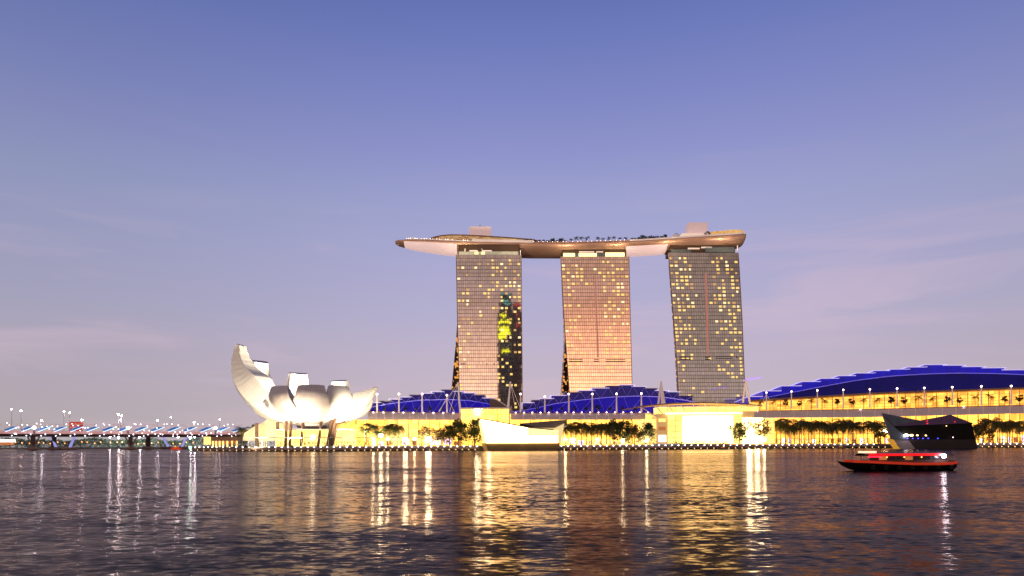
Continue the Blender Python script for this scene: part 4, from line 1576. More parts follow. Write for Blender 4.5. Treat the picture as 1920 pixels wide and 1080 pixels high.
# lower cream annex left of it
ax_ = thing('glass_annex', 'low cream-lit annex with sloping roof left of the lotus museum', 'building', (X(480, 560), 560, GZ))
DA = 556
a = [P(455, 826, DA), P(530, 826, DA), P(530, 790, DA), P(502, 786, DA), P(488, 795, DA), P(478, 799, DA), P(458, 812, DA)]
a = [Vector((p.x, p.y, max(GZ, p.z))) for p in a]
MB().hexa(a, [p + Vector((0, 20, 0)) for p in a]).build('wall', mat('annex_cream', (.7, .62, .42), .6, emit=s2l(245, 225, 165), es=.75, var=.1), ax_)
for i in range(5):
    MB().box(X(483 + i * 4, DA), X(484.2 + i * 4, DA), DA - .4, DA - .05, GZ, Z(483, 797 + (i % 2) * 6, DA)).build('window', M['shop_warm'], ax_)
# kiosk and canopy at the tip of the deck
ks = thing('ferry_kiosk', 'small brown-roofed kiosk lit amber at the left end of the deck', 'kiosk', (X(415, 575), 575, GZ))
DK = 570
MB().box(X(396, DK), X(444, DK), DK, DK + 12, GZ + 5.2, GZ + 8.6).build('roof', M['eave_bronze'], ks)
wall_part(382, 391, 819, 833.5, DK, 'plaza_gold', 'lit_booth', ks, 4)
for x in (397, 403, 409.5, 416, 424, 433, 442):
    MB().box(X(x, DK), X(x, DK) + 1.1, DK + .5, DK + 1.5, GZ, GZ + 5.2).build('post', M['shop_warm'], ks)
wall_part(396, 444, 822, 833, DK + 8, 'shop_brown', 'counter', ks, 1)

# white pergola rail along the museum deck
def pergola(px0, px1, y, label, nposts):
    t = thing('pergola_rail', label, 'railing', (X(px0, qd(px0) + 3), qd(px0) + 3, GZ))
    pts = []
    for i in range(nposts):
        px = px0 + (px1 - px0) * i / (nposts - 1)
        D = qd(px) + 3
        top = P(px, y, D)
        pts.append(top)
        MB().tube([Vector((top.x, D, GZ)), top], .22, 5).build('post', M['white_steel'], t)
    MB().tube(pts, .25, 5).build('top_rail', M['white_steel'], t)


pergola(466, 640, 820.5, 'thin white rail on posts along the deck before the museum', 8)
pergola(668, 828, 820.5, 'thin white rail on posts right of the museum', 8)

# planters of clipped hedge along the quay


def hedge(px0, px1, y0, label):
    D = (qd(px0) + qd(px1)) / 2 + 6
    t = thing('planted_hedge', label, 'hedge', (X(px0, D), D, GZ))
    x0, x1 = X(px0, D), X(px1, D)
    z1 = Z(px0, y0, D)
    q = MB()
    r = random.Random(int(px0))
    n_ = int((x1 - x0) * 9)
    for i in range(n_):
        q.leaf((r.uniform(x0, x1), D + r.uniform(-1, 1), r.uniform(GZ + .5, z1 + r.uniform(-.3, .5))), r.uniform(.25, .6), r)
    q.build('leaves', M['hedge'], t)
    MB().box(x0, x1, D - .8, D + .8, GZ, GZ + .5).build('planter', M['concrete'], t)


hedge(430, 462, 829, 'dark clipped hedge beside the amber kiosk')
hedge(466, 500, 828.5, 'dark hedge on the deck under the tall left petal')
hedge(504, 548, 828.5, 'dark hedge on the deck left of the museum columns')
hedge(552, 600, 828.5, 'dark hedge on the deck before the museum columns')
hedge(604, 664, 828.5, 'dark hedge on the deck under the right petal')
hedge(668, 730, 828, 'dark hedge left of the four seaside palms')
hedge(733, 792, 828, 'dark hedge under the lamps right of the museum')
hedge(822, 903, 827, 'low hedge beneath the trees left of the glowing pavilion')
hedge(1060, 1128, 826.5, 'low hedge under the palm row right of the glowing pavilion')
hedge(1150, 1232, 827.5, 'low hedge under the trees left of the curved-roof hall')
hedge(1260, 1370, 827.3, 'low hedge before the bright screen wall')
hedge(1455, 1560, 822.8, 'low hedge under the left half of the long palm row')
hedge(1563, 1655, 822.8, 'low hedge ending at the dark pavilion')
hedge(1838, 1925, 822, 'low hedge at the right edge of the quay')

# trees on the promenade
T1 = [tree_meshes(14.5, 13, s, 'foliage', 1500, .50, .2) for s in (21, 22)]
T2 = [tree_meshes(10, 10, s, 'foliage_warm', 900, .42, .25) for s in (31, 32)]


def ground_tree(px, ytop, label, meshes, href, grp=None, dd=10, name='broadleaf_tree'):
    D = qd(px) + dd
    h = Z(px, ytop, D) - GZ
    return plant(name, label, 'tree', meshes, (X(px, D), D, GZ), grp, h / href)


ground_tree(799, 800, 'small amber-lit tree right of the palm group', T2[0], 10)
ground_tree(822, 802, 'spreading amber-lit tree left of the large dark tree', T2[1], 10)
ground_tree(843, 797, 'dark tree leaning against the largest one left of the pavilion', T1[1], 14.5)
ground_tree(860, 789, 'largest dark green tree left of the glowing pavilion', T1[0], 14.5)
ground_tree(890, 786.5, 'dark tree touching the left end of the glowing pavilion', T1[1], 14.5)
ground_tree(1151, 789, 'narrow dark tree at the right end of the middle palm row', T1[0], 14.5)
ground_tree(1171, 788, 'tall dark tree before the middle hall canopy', T1[1], 14.5)
ground_tree(1190, 797, 'brownish tree between two darker ones before the middle hall', T2[0], 10)
ground_tree(1215, 794, 'dark round tree just left of the curved-roof hall', T1[0], 14.5)
ground_tree(1386, 792, 'green tree against the right end of the bright screen wall', T1[1], 14.5)
ground_tree(1421, 785.5, 'lone green tree against the white glass wing', T2[1], 10)
ground_tree(1829, 797, 'dark tree touching the right end of the dark pavilion', T1[0], 14.5)
ground_tree(1843, 787, 'slim tree right of the dark pavilion', T2[0], 10)
ground_tree(1651, 792, 'small tree left of the dark pavilion fin', T2[1], 10)

PM = [palm_meshes(10, 22, 6.4, s) for s in (41, 42, 43)]
PMd = [palm_meshes(10, 22, 6.4, s, 'foliage') for s in (44, 45)]


def palm_row(pxs, ytop, where, grp, dd=11, pool=PM, spread=4):
    for i, px in enumerate(pxs):
        D = qd(px) + dd + rnd.uniform(-2, 2)
        h = Z(px, ytop + rnd.uniform(-spread, spread), D) - GZ
        plant('palm_tree', nth(i, len(pxs), 'palm', where), 'palm', rnd.choice(pool), (X(px, D), D, GZ), grp, h / 11.2 * rnd.uniform(.88, 1.08))


palm_row([684, 698, 712, 729, 737, 746], 803, 'before the gold facade right of the museum', 'palms right of the museum', pool=PM + PMd)
palm_row([1060, 1070, 1080, 1090, 1100, 1109, 1119, 1127, 1137, 1144], 797, 'right of the glowing pavilion', 'palms right of the glowing pavilion')
palm_row([1456, 1464, 1473, 1481, 1490, 1499, 1508, 1517, 1527, 1536, 1545, 1553, 1562, 1571, 1580, 1590, 1598, 1605], 795, 'in the long row before the largest hall', 'palms before the largest hall')
palm_row([1627, 1640, 1647], 795, 'of the three just left of the dark pavilion', 'palms just left of the dark pavilion')
palm_row([1862, 1871, 1880, 1889, 1898, 1907, 1916], 790, 'in the row right of the dark pavilion', 'palms right of the dark pavilion')
plant('palm_tree', 'low palm beside the cream annex left of the museum', 'palm', PM[0], (X(455, 560), 560, GZ), None, (Z(455, 803, 560) - GZ) / 11.2)
plant('broadleaf_tree', 'dark bush on the annex roof left of the museum', 'tree', T1[0], P(475, 806, 562), None, .3)

# gallery plants behind the upper glass of the largest hall, terrace plants before the blue roofs
GP = [palm_meshes(6.0, 12, 4.0, s, 'foliage_night') for s in (51, 52)] + [tree_meshes(7, 5.5, s, 'foliage_night', 200, .5, .35) for s in (53, 54)]
xs2 = [1427, 1451, 1473, 1499, 1521, 1546, 1570, 1597, 1620, 1646, 1671, 1695, 1722, 1748, 1776, 1799, 1829, 1857, 1884, 1912]
for i, px in enumerate(xs2):
    D = DR(px) + 4
    plant('potted_tree', nth(i, len(xs2), 'small dark tree', 'on the gallery of the largest hall'), 'tree', GP[i % 4], P(px, 767.5 - (px - 1427) * .017, D), 'small trees on the gallery', rnd.uniform(1.1, 1.4))
xs2 = [705, 722, 741, 761, 781, 806, 829, 849]
for i, px in enumerate(xs2):
    plant('potted_tree', nth(i, len(xs2), 'small potted tree', 'on the terrace of the left hall'), 'tree', GP[2 + i % 2], P(px, 773.5, 586), 'small trees on the left terrace', rnd.uniform(.65, .85))
xs2 = [985, 1008, 1033, 1054, 1077, 1099, 1121, 1144, 1167, 1192]
for i, px in enumerate(xs2):
    plant('potted_tree', nth(i, len(xs2), 'small potted tree', 'on the terrace of the middle hall'), 'tree', GP[2 + i % 2], P(px, 773.5, 586), 'small trees on the middle terrace', rnd.uniform(.7, .95))

# ------------------------------------------------------------------ bridges at the left
DBf = lambda px: 820 + px * .28
ax_pt = lambda px, y: P(px, y, DBf(px))
hb = thing('helix_bridge', 'footbridge wrapped in white-lit spiral tubes at the left', 'bridge', ax_pt(200, 838))
M['bridge_deck'] = mat('bridge_deck', (.085, .04, .04), .6, var=.2)
M['spiral'] = mat('spiral', (.42, .32, .33), .35, .5, emit=s2l(220, 170, 170), es=.55)
M['parapet_glow'] = mat('parapet_glow', (.6, .4, .38), .4, emit=s2l(214, 150, 140), es=.55, var=.2, vs=.2)  # pink walkway glow added as emission of the parapet panel
M['blue_awning'] = mat('blue_awning', (.1, .25, .5), .4, emit=s2l(50, 120, 215), es=.36)
M['hull_pier'] = mat('hull_pier', (.28, .17, .12), .7, var=.2)
M['violet_light_strut'] = mat('violet_light_strut', (.6, .6, .8), .5, emit=s2l(165, 165, 255), es=.6)  # violet light on the struts put into their colour and emission
yd = lambda px: 814.5 + px * .003
q = MB()
rw0, rw1, rw2, rw3 = [], [], [], []
for i in range(25):
    px = -60 + i * 21.5
    D = DBf(px)
    a = P(px, yd(px) - 1.2, D - 4)
    b = P(px, yd(px) + 4.2, D - 3)
    rw0.append(b)
    rw1.append(a)
    rw2.append(a + Vector((0, 9, 0)))
    rw3.append(b + Vector((0, 7, 0)))
q.grid([rw0, rw1, rw2, rw3, rw0])
q.build('deck', M['bridge_deck'], hb)
q = MB()
for a_, b_ in zip(rw1, rw1[1:]):
    up_, bk_ = Vector((0, .5, 3.6)), Vector((0, .3, 0))
    q.hexa([a_ + Vector((0, .3, .01)), b_ + Vector((0, .3, .01)), b_ + up_, a_ + up_], [a_ + bk_ + Vector((0, .3, .01)), b_ + bk_ + Vector((0, .3, .01)), b_ + up_ + bk_, a_ + up_ + bk_])
q.build('parapet', M['parapet_glow'], hb)
for ph, rr, mk in ((0, 1.0, 'spiral'), (math.pi * .66, 1.0, 'spiral'), (math.pi * 1.33, 1.0, 'spiral'), (0.5, -.86, 'spiral'), (2.6, -.86, 'spiral')):
    pts = []
    for i in range(520):
        px = -50 + i * .97
        D = DBf(px)
        an = (px / 55.0) * 2 * math.pi * (1 if rr > 0 else -1) + ph
        rad_ = 7.6 * abs(rr)
        c = P(px, yd(px) - 9.5, D)
        pts.append(c + Vector((0, math.cos(an) * rad_, math.sin(an) * rad_)))
    MB().tube(pts, .26, 4).build('spiral_tube', M[mk], hb)
lmw = MB().ball((0, 0, 0), .5, 6, 4).mesh('bead_lamp', M['lamp_cool'])
lmk = MB().ball((0, 0, 0), .42, 6, 4).mesh('bead_lamp', M['lamp_pink'])
k = 0
for i in range(96):
    px = -4 + i * 4.75
    D = DBf(px)
    row = i % 4
    an = (px / 55.0) * 2 * math.pi + (0, math.pi * .66, math.pi * 1.33, math.pi * 1.0)[row]
    c = P(px, yd(px) - 9.5, D) + Vector((0, -abs(math.cos(an)) * 7.6 - .4, math.sin(an) * 7.6))
    o = bpy.data.objects.new('bead_lamp', lmw if row != 2 else lmk)
    col.objects.link(o)
    o.parent = hb
    o.location = c - hb.location
for i in range(15):
    px = 14 + i * 30.5
    D = DBf(px) - 6
    a, b = P(px, yd(px) - 7, D), P(px + 20, yd(px) - 14, D)
    c_, d_ = P(px + 8, yd(px) - 14.5, D + 2), P(px - 8, yd(px) - 8.5, D + 2)
    q = MB().hexa([a, b, c_, d_], [p + Vector((0, .6, .2)) for p in (a, b, c_, d_)])
    q.build('awning', M['blue_awning'], hb)
    MB().tube([P(px - 4, yd(px) - 5, D - 1), P(px + 20, yd(px) - 14.5, D - 1)], .3, 4).build('light_strip', M['strip_cool'] if 'strip_cool' in M else M['lamp_strip'] if 'lamp_strip' in M else M.setdefault('lamp_strip', mat('lamp_strip', (.8, .9, 1), .4, emit=s2l(190, 225, 255), es=2.2)), hb)
for i in range(34):
    px = 22 + (i // 2) * 27.5 + (i % 2) * 8
    D = DBf(px) - 4.6
    o = bpy.data.objects.new('deck_lamp', lmw)
    col.objects.link(o)
    o.parent = hb
    o.location = P(px, yd(px) + 2.2 - (i % 2) * 2.6, D) - hb.location
for px in (64, 240, 404):
    D = DBf(px) - 12
    c = P(px, yd(px) - 13, D)
    MB().ball(c, 1.9, 10, 6, .9).build('viewing_pod', mat('pod_glow', (.9, .9, .9), .4, emit=s2l(245, 250, 255), es=14), hb)
    MB().tube([c + Vector((0, 0, -3)), P(px, yd(px), D)], 1.2, 6).build('pod_stem', M['white_steel'], hb)
for px in (62, 245):
    D = DBf(px) - 2
    wl = hor(px) + CAMH / D * F
    for dx in (-10, 12):
        MB().tube([P(px, wl - 4, D), P(px + dx, yd(px) + 4, D)], [1.0, .8], 6).build('pier_strut', M['hull_pier'], hb)
    MB().tube([P(px, wl + 1, D + 2), P(px, yd(px) + 4, D + 2)], 2.6, 8).build('pier_column', M['bridge_deck'], hb)
    MB().tube([P(px - 11, wl - 2.2, D), P(px, wl - 2.2, D), P(px + 11, wl - 2.2, D)], [1.2, 3.0, 1.2], 8).build('pile_cap', M['hull_pier'], hb)

rb = thing('road_bridge', 'low road bridge behind the spiral footbridge', 'bridge', P(200, 838, DBf(200) + 50))
DQ = lambda px: DBf(px) + 45
q = MB()
rows = [[], [], [], [], []]
for i in range(25):
    px = -60 + i * 22
    D = DQ(px)
    a, b = P(px, yd(px) - 3.5, D), P(px, yd(px) + 4, D + 2)
    for k_, v in enumerate((b, a, a + Vector((0, 24, 0)), b + Vector((0, 20, 0)), b)):
        rows[k_].append(v)
q.grid(rows)
q.build('deck', M['bridge_deck'], rb)
for px, sgn in ((101, 0), (278, 0), (320, 1), (110, 1)):
    D = DQ(px)
    wl = hor(px) + CAMH / D * F
    if sgn:
        for (xa, xb) in ((-22, -13), (22, 13)):
            MB().tube([P(px + 8 + xb, wl - 5, D), P(px + 8 + xa, yd(px) + 4, D)], [1.6, 1.4], 6).build('pier_strut', M['violet_light_strut'], rb)
        MB().tube([P(px - 18, wl - 2, D), P(px + 34, wl - 2, D)], 2.4, 8).build('pile_cap', M['hull_pier'], rb)
    else:
        MB().tube([P(px, wl, D + 4), P(px, yd(px) + 4, D + 4)], 3.0, 8).build('pier_column', M['bridge_deck'], rb)
        MB().tube([P(px - 10, wl - 2, D), P(px + 10, wl - 2, D)], 2.6, 8).build('pile_cap', M['hull_pier'], rb)

LP = [(22, 767), (39.5, 770), (120, 771.5), (130.5, 774), (222, 777), (228, 779), (320.5, 782), (412, 787)]
for i, (px, y) in enumerate(LP):
    D = DQ(px) + 4
    bz_ = P(px, yd(px) - 3.5, D)
    t = thing('street_lamp', nth(i, len(LP), 'tall street lamp', 'rising above the bridges'), 'street lamp', bz_, 'tall street lamps on the road bridge')
    top = P(px, y, D)
    MB().tube([bz_, top], [.32, .2], 5).build('post', M['lamp_post'] if 'lamp_post' in M else M.setdefault('lamp_post', mat('lamp_post', (.5, .38, .36), .5)), t)
    MB().ball(top, .85, 8, 5, .8).build('lamp_head', M['lamp_street'], t)
LP2 = [(78, 789), (153.5, 787.5), (226, 787.5), (295, 788.5), (364, 792)]
for i, (px, y) in enumerate(LP2):
    D = DQ(px) + 2
    bz_ = P(px, yd(px) - 3.5, D)
    t = thing('street_lamp', nth(i, len(LP2), 'short bright lamp', 'just above the spiral footbridge'), 'street lamp', bz_, 'short lamps on the road bridge')
    top = P(px, y, D)
    MB().tube([bz_, top], .25, 5).build('post', M['lamp_post'], t)
    MB().ball(top, 1.05, 8, 5, .8).build('lamp_head', M['lamp_far'], t)

# bus on the bridge
D = DQ(140) + 6
a, b = P(129, yd(140) - 4.2, D), P(153, yd(140) - 20, D)
bus = thing('city_bus', 'red double-decker bus crossing the bridge', 'bus', (a.x, D, a.z))
z0, z1 = a.z + .9, Z(140, 791, D)
MB().box(a.x, b.x, D, D + 3, z0, z1).build('body', mat('bus_red', (.55, .03, .03), .35, emit=s2l(200, 20, 20), es=.35), bus)
for zz in (.42, .78):
    MB().box(a.x + .6, b.x - .6, D - .06, D - .01, z0 + (z1 - z0) * zz - .8, z0 + (z1 - z0) * zz + .5).build('window_band', M['shop_brown'], bus)
for xx in (.18, .8):
    MB().tube([(a.x + (b.x - a.x) * xx, D - .1, a.z + .75), (a.x + (b.x - a.x) * xx, D + .5, a.z + .75)], .75, 10).build('wheel', M['dark_steel'], bus)

# far shore behind the bridges
far = MB()
ring = [(-900, 1260), (X(470, 1300), 1250), (X(470, 1300) + 60, 2600), (-2600, 2600), (-2600, 1300)]
far.add([(x, y, 2.0) for x, y in ring] + [(x, y, -1) for x, y in ring], [tuple(range(5))] + [(i, i + 5, (i + 1) % 5 + 5, (i + 1) % 5) for i in range(5)])
tag(far.build('far_bank', M['paving']), kind='structure')
ft = MB()
for i in range(9000):
    x = rnd.uniform(X(-60, 1300), X(470, 1300))
    hh = 15 + 6 * noise.noise(Vector((x * .02, 0, 0))) + 5 * noise.noise(Vector((x * .07, 3, 0)))
    ft.leaf((x, 1275 + rnd.uniform(0, 25), 2 + hh * rnd.random() ** .7), rnd.uniform(1.0, 2.0), rnd)
tag(ft.build('far_trees', M['far_green']), 'dim green belt of trees on the far shore under the bridges', 'trees', kind='stuff')
fl_ = MB().ball((0, 0, 0), 1.0, 6, 4).mesh('lamp', M['lamp_orange'])
fw_ = MB().ball((0, 0, 0), 1.7, 6, 4).mesh('lamp', M['lamp_far'])
fg_ = MB().ball((0, 0, 0), 1.5, 6, 4).mesh('lamp', M['lamp_green'])
for i in range(26):
    px = 30 + i * 13.4 + rnd.uniform(-3, 3)
    o = bpy.data.objects.new('shore_lamp', fl_)
    col.objects.link(o)
    o.location = P(px, rnd.uniform(828, 832), 1262)
    tag(o, 'small orange lamp low among the far trees', 'lamp', 'orange lamps along the far shore')
for i, px in enumerate((206, 222, 262, 280, 334, 357, 365)):
    o = bpy.data.objects.new('flood_lamp', fw_)
    col.objects.link(o)
    o.location = P(px, 819 + (i % 2) * 1.5, 1255)
    tag(o, nth(i, 7, 'big white lamp', 'glowing just under the bridge deck'), 'lamp', 'white lamps under the bridge deck')
o = bpy.data.objects.new('harbour_light', fg_)
col.objects.link(o)
o.location = P(356, 839, 1000)
tag(o, 'green harbour light low over the water beside the deck tip', 'lamp')
# long lit restaurant at the far left
t = thing('lit_pavilion', 'long low building with white-lit roof at the far left edge', 'building', P(8, 832, 1240))
wall_part(-40, 23, 824, 829, 1240, 'shop_white', 'lit_roof', t, 8)
wall_part(-40, 20, 829.2, 835, 1241, 'shop_brown', 'wall', t, 8)

# ------------------------------------------------------------------ boats and buoys


def small_boat(px, D, Lb, label, hullm, cabm, lamp=None, s=1.0):
    c = Vector((X(px, D), D, 0))
    t = thing('small_boat', label, 'boat', c)
    secs = []
    for k, (u, wd, sh) in enumerate(((-.5, .5, .9), (-.3, 1, .8), (.2, 1, .8), (.42, .6, 1.0), (.5, .08, 1.3))):
        x = c.x + u * Lb
        ww = Lb * .16 * wd
        secs.append([Vector((x, c.y - ww, sh * s)), Vector((x, c.y - ww * .6, -.2)), Vector((x, c.y + ww * .6, -.2)), Vector((x, c.y + ww, sh * s))])
    q = MB().grid(secs)
    q.add(secs[0], [(0, 1, 2, 3)])
    q.add([v for s_ in secs for v in (s_[0] - Vector((0, 0, .1)), s_[3] - Vector((0, 0, .1)))], [(2 * i, 2 * i + 1, 2 * i + 3, 2 * i + 2) for i in range(4)])
    q.build('hull', hullm, t)
    MB().box(c.x - Lb * .28, c.x + Lb * .2, c.y - Lb * .1, c.y + Lb * .1, .8 * s, 2.0 * s).build('cabin', cabm, t)
    MB().box(c.x - Lb * .32, c.x + Lb * .26, c.y - Lb * .12, c.y + Lb * .12, 2.0 * s, 2.2 * s).build('roof', hullm, t)
    MB().box(c.x - Lb * .24, c.x + Lb * .14, c.y - Lb * .1 - .05, c.y - Lb * .1 - .01, 1.2 * s, 1.8 * s).build('window_band', M['shop_brown'], t)
    if lamp:
        MB().ball((c.x, c.y - Lb * .13, 2.4 * s), .3, 6, 4).build('lamp', lamp, t)
    return t


ored = mat('orange_boat', (.7, .10, .03), .4, emit=s2l(230, 60, 20), es=.5)
greyb = mat('grey_boat', (.42, .38, .38), .5)
small_boat(330, 850, 13, 'small orange-red boat under the bridge near the deck tip', ored, ored, M['lamp_warm'], 1.6)
small_boat(1106, 474, 6, 'small pale moored boat right of the glowing pavilion', greyb, greyb)
small_boat(1356, 480, 7.5, 'small grey boat with roof moored before the bright screen wall', greyb, M['dark_timber'], M['lamp_warm'])
small_boat(1577, 520, 8, 'small grey boat moored left of the dark pavilion', greyb, M['dark_steel'])
for px, D, lb in ((868, 398, 'tiny dark buoy afloat left of the glowing pavilion reflection'), (1061, 395, 'tiny dark buoy afloat right of the glowing pavilion'), (1444, 430, 'tiny dark buoy afloat below the white glass wing')):
    o = MB().tube([(0, 0, -.4), (0, 0, .2), (0, 0, .6), (0, 0, .95)], [.3, .45, .4, .12], 10).build('mooring_buoy', M['dark_steel'], None, loc=(X(px, D), D, 0))
    tag(o, lb, 'buoy')

# the red-lit river boat
DBt = 102.0
bt = thing('river_boat', 'dark wooden tour boat with red-lit roof and orange rub rail', 'boat', (X(1680, DBt), DBt, 0))
bxf = lambda px: X(px, DBt)
zf = lambda px, y: Z(px, y, DBt)
M['boat_black'] = mat('boat_black', (.012, .010, .010), .4)
M['boat_red'] = mat('boat_red', (.55, .05, .02), .4, emit=s2l(215, 50, 20), es=.45)
M['boat_wood'] = mat('boat_wood', (.12, .05, .035), .5, var=.3, vs=.8)
M['led_red'] = mat('led_red', (.8, .05, .05), .4, emit=s2l(255, 8, 24), es=1.0)
M['cabin_glass'] = mat('cabin_glass', (.05, .04, .045), .15, .2)
st_ = [(1570, 864.5, .15, 862.8), (1578, 866, .8, 872), (1592, 866.8, 1.4, 879), (1612, 867.3, 1.9, 884), (1650, 869, 2.1, 884), (1700, 871, 2.1, 884), (1745, 871, 2.1, 884), (1770, 870, 1.9, 884), (1782, 868.5, 1.6, 882)]
secs = []
for px, yt, wd, yb in st_:
    x = bxf(px)
    zt, zb_ = zf(px, yt), max(-.35, zf(px, max(yb, yt + .6)))
    secs.append([Vector((x, DBt - wd, zt)), Vector((x, DBt - wd * .85, zt * .45 + zb_ * .55)), Vector((x, DBt - wd * .35, zb_)), Vector((x, DBt + wd * .35, zb_)), Vector((x, DBt + wd * .85, zt * .45 + zb_ * .55)), Vector((x, DBt + wd, zt))])
q = MB().grid(secs)
q.add(secs[-1], [(0, 1, 2, 3, 4, 5)])
q.add([v for s_ in secs for v in (s_[0], s_[5])], [(2 * i, 2 * i + 1, 2 * i + 3, 2 * i + 2) for i in range(len(secs) - 1)])
q.build('hull', M['boat_black'], bt, True)
for sgn in (-1, 1):
    q = MB()
    rows = [[], [], [], []]
    for px, yt, wd, yb in st_[2:]:
        x = bxf(px)
        zt = zf(px, yt)
        y = DBt + sgn * (wd + .02)
        for k_, (dy, dz) in enumerate(((0, -.02), (sgn * .1, -.02), (sgn * .1, .34), (0, .34))):
            rows[k_].append(Vector((x, y + dy, zt + dz)))
    q.grid(rows + [rows[0]])
    q.build('rub_rail', M['boat_red'], bt)
cab0, cab1 = bxf(1622), bxf(1768)
zc0, zc1 = zf(1690, 870), zf(1690, 855.2)
MB().box(cab0, cab1, DBt - 1.35, DBt + 1.35, zc0 - .1, zc0 + .62).build('cabin_side', M['boat_wood'], bt)
for i in range(10):
    x = cab0 + (cab1 - cab0 - .1) * i / 9
    for sy in (-1.33, 1.25):
        MB().box(x, x + .09, DBt + sy, DBt + sy + .09, zc0 + .62, zc1 + .05).build('roof_post', M['boat_wood'], bt)
for i in range(9):
    x = cab0 + (cab1 - cab0 - .1) * i / 9
    x2 = cab0 + (cab1 - cab0 - .1) * (i + 1) / 9
    mk = 'cabin_glass' if i not in (1, 4) else 'shop_brown'
    MB().box(x + .12, x2 - .03, DBt - 1.28, DBt - 1.25, zc0 + .62, zc1 + .02).build('cabin_window', M[mk], bt)
rz0 = zc1 + .05
q = MB()
rf_ = []
for (dy, dz) in ((-1.75, 0), (-1.7, .14), (-1.0, .34), (0, .42), (1.0, .34), (1.7, .14), (1.75, 0)):
    rf_.append([Vector((bxf(1614), DBt + dy, rz0 + dz)), Vector((bxf(1776), DBt + dy, rz0 + dz))])
q.grid(rf_)
q.grid([[p + Vector((0, 0, -.02)) for p in rf_[0]], [p + Vector((0, 0, -.02)) for p in rf_[-1]]])
q.build('roof', M['boat_wood'], bt)
MB().box(bxf(1618), bxf(1752), DBt - 1.86, DBt - 1.76, rz0 + .02, rz0 + .36).build('light_strip', M['led_red'], bt)
MB().box(bxf(1612), bxf(1640), DBt - .5, DBt + .5, rz0 + .43, rz0 + .70).build('roof_sign', mat('roof_sign', (.8, .6, .5), .4, emit=s2l(255, 200, 160), es=1.6), bt)
MB().box(bxf(1753) - .12, bxf(1753) + .12, DBt - 1.95, DBt - 1.77, rz0 - .2, rz0 + .1).build('lamp_bracket', M['dark_steel'], bt)
MB().ball((bxf(1753), DBt - 2.1, rz0 - .02), .28, 10, 6).build('headlamp', mat('headlamp', (.9, .9, 1), .4, emit=s2l(236, 236, 255), es=60), bt)
MB().box(bxf(1770), bxf(1781), DBt - 1.2, DBt + 1.2, zf(1775, 868.4), zf(1775, 868.4) + .5).build('stern_bench', M['boat_wood'], bt)
for i in range(3):
    MB().ball((bxf(1653 + i * 32), DBt - 1.45, zc1 - .12), .10, 8, 5).build('cabin_lamp', M['lamp_orange'], bt)
for i in range(7):
    xx_ = bxf(1622 + i * 24)
    q = MB()
    ring_ = [(xx_ + .24 * math.cos(k * .628), DBt - 2.3, .50 + .24 * math.sin(k * .628)) for k in range(11)]
    q.tube(ring_, .085, 5)
    q.build('tyre_fender', M['dark_timber'], bt)
for i in range(5):
    MB().box(bxf(1640 + i * 25), bxf(1640 + i * 25) + .35, DBt - 1.1, DBt + 1.1, zc0 + .3, zc0 + 1.0).build('bench_seat', M['boat_wood'], bt)
MB().box(bxf(1616), bxf(1640), DBt - 1.9, DBt - 1.78, rz0 - .16, rz0 - .02).build('red_lamp', mat('red_lamp', (.8, .1, .1), .4, emit=s2l(255, 20, 40), es=7), bt)
MB().tube([(bxf(1784), DBt, .9), (bxf(1784), DBt, 1.25)], .07, 6).build('stern_light', M['lamp_red'], bt)

# ------------------------------------------------------------------ floodlights of the place
fx = MB().hexa([Vector((-.9, 0, 0)), Vector((.9, 0, 0)), Vector((.9, -.3, 1.2)), Vector((-.9, -.3, 1.2))], [Vector((-.9, .9, 0)), Vector((.9, .9, 0)), Vector((.9, .6, 1.2)), Vector((-.9, .6, 1.2))]).mesh('housing', M['dark_steel'])
fl2 = MB().add([(-.7, .91, .15), (.7, .91, .15), (.7, .63, 1.1), (-.7, .63, 1.1)], [(0, 1, 2, 3)]).mesh('lens', M['lamp_flood'])


def flood(loc, aim, power, label, size=75, colr=(1.0, .84, .55), blend=.6, radius=1.5):
    t = thing('floodlight', label, 'floodlight', loc)
    for nm, me in (('housing', fx), ('lens', fl2)):
        o = bpy.data.objects.new(nm, me)
        col.objects.link(o)
        o.parent = t
    ld = bpy.data.lights.new('spot', 'SPOT')
    ld.energy = power
    ld.spot_size = R(size)
    ld.spot_blend = blend
    ld.shadow_soft_size = radius
    ld.color = colr
    lo = bpy.data.objects.new('spot', ld)
    col.objects.link(lo)
    lo.location = Vector(loc) + Vector((0, .3, 1.8))
    lo.rotation_euler = (Vector(aim) - lo.location).to_track_quat('-Z', 'Y').to_euler()
    return lo


# inside the bowl, lighting the inner faces
flood(MC + Vector((4, -2, ZB + 4)), MC + Vector((-40, 12, 58)), 620000, 'floodlight inside the museum bowl aimed at the tall petals', 110)
flood(MC + Vector((6, -8, ZB + 4)), MC + Vector((4, 34, 52)), 420000, 'floodlight inside the museum bowl aimed at its rear petals', 120)
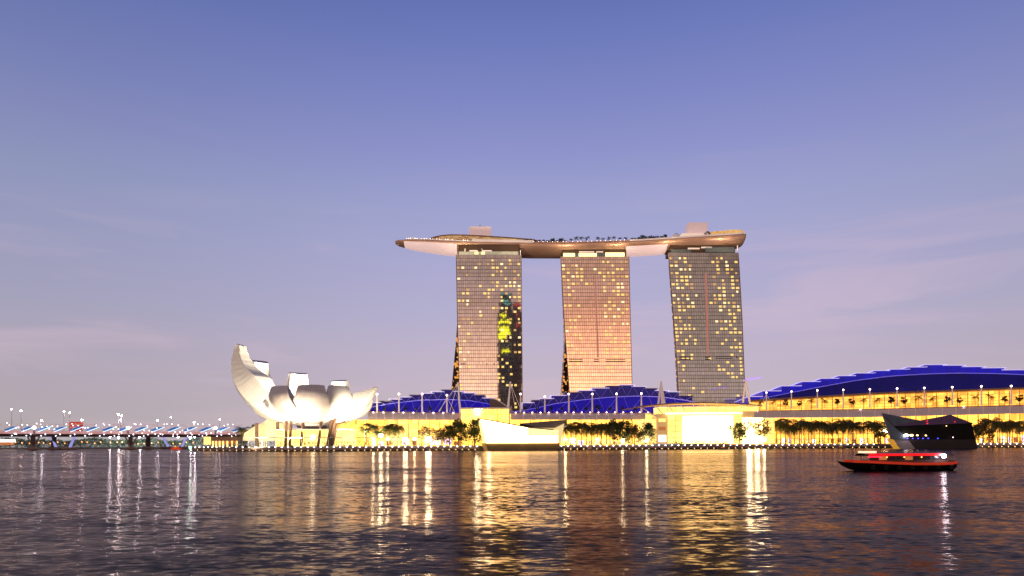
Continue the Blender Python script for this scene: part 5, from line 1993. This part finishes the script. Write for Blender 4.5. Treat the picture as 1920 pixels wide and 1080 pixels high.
# on the deck
flood((MC.x - 38, 482, GZ), MC + Vector((-34, 0, 26)), 260000, 'floodlight on the deck below the tall left petal', 90)
flood((MC.x - 4, 476, GZ), MC + Vector((-2, -22, 40)), 170000, 'floodlight on the deck below the front petals', 110, (1.0, .76, .50), 1.0)
flood((MC.x + 34, 482, GZ), MC + Vector((34, 0, 32)), 300000, 'floodlight on the deck below the right petal', 90)
# hot lamp on the deck
MB().ball(P(587, 820, 503), 1.9, 10, 6).build('foyer_lamp', mat('foyer_lamp', (1, 1, .9), .4, emit=s2l(255, 240, 200), es=30), mus)
for i, (px, y, s_) in enumerate([(714, 817, 1.5), (727, 823, .9), (760, 824, 1.6), (777, 823, .9), (803, 824, 2.1), (700, 822, .9), (1432, 824, 1.6), (1405, 826, 2.2), (1420, 827, 2.0), (1212, 826, 1.2), (1167, 827, .9), (1060, 824, 1.0), (1660, 808, 1.4)]):
    D = qd(px) + 8
    p = P(px, y, D)
    t = thing('plaza_lamp', ['glaring white lamp under the left palms', 'small white lamp right of the left palms', 'glaring lamp with a blue edge before the gold facade', 'small white lamp before the gold facade',
                            'large white lamp left of the amber-lit trees', 'small white lamp beneath the leftmost palms', 'white lamp under the lone green tree', 'glaring lamp left of the lone green tree',
                            'glaring lamp at the foot of the lone green tree', 'lamp at the foot of the round tree by the curved-roof hall', 'small lamp beneath the tall dark tree',
                            'small lamp at the right end of the glowing pavilion', 'white square lamp beside the fin of the dark pavilion'][i], 'lamp', (p.x, D, GZ))
    MB().tube([(p.x, D, GZ), p], .15, 5).build('post', M['dark_steel'], t)
    MB().ball(p, s_, 10, 6, .8).build('lamp_head', M['lamp_flood'], t)
# roof floods washing the hull from the tower crowns
for i, (px, D) in enumerate(((868, 748), (960, 748), (1066, 756), (1165, 756), (1266, 752), (1370, 752))):
    p = P(px, 474, D + 13.5)
    ld = bpy.data.lights.new('hull_wash', 'SPOT')
    ld.energy = 30000
    ld.spot_size = R(150)
    ld.spot_blend = 1
    ld.shadow_soft_size = 1.0
    ld.color = (1, .72, .42)
    lo = bpy.data.objects.new('hull_wash', ld)
    col.objects.link(lo)
    lo.location = P(px, 481, D - 8)
    lo.rotation_euler = (Vector((0, .45, 1))).to_track_quat('-Z', 'Y').to_euler()
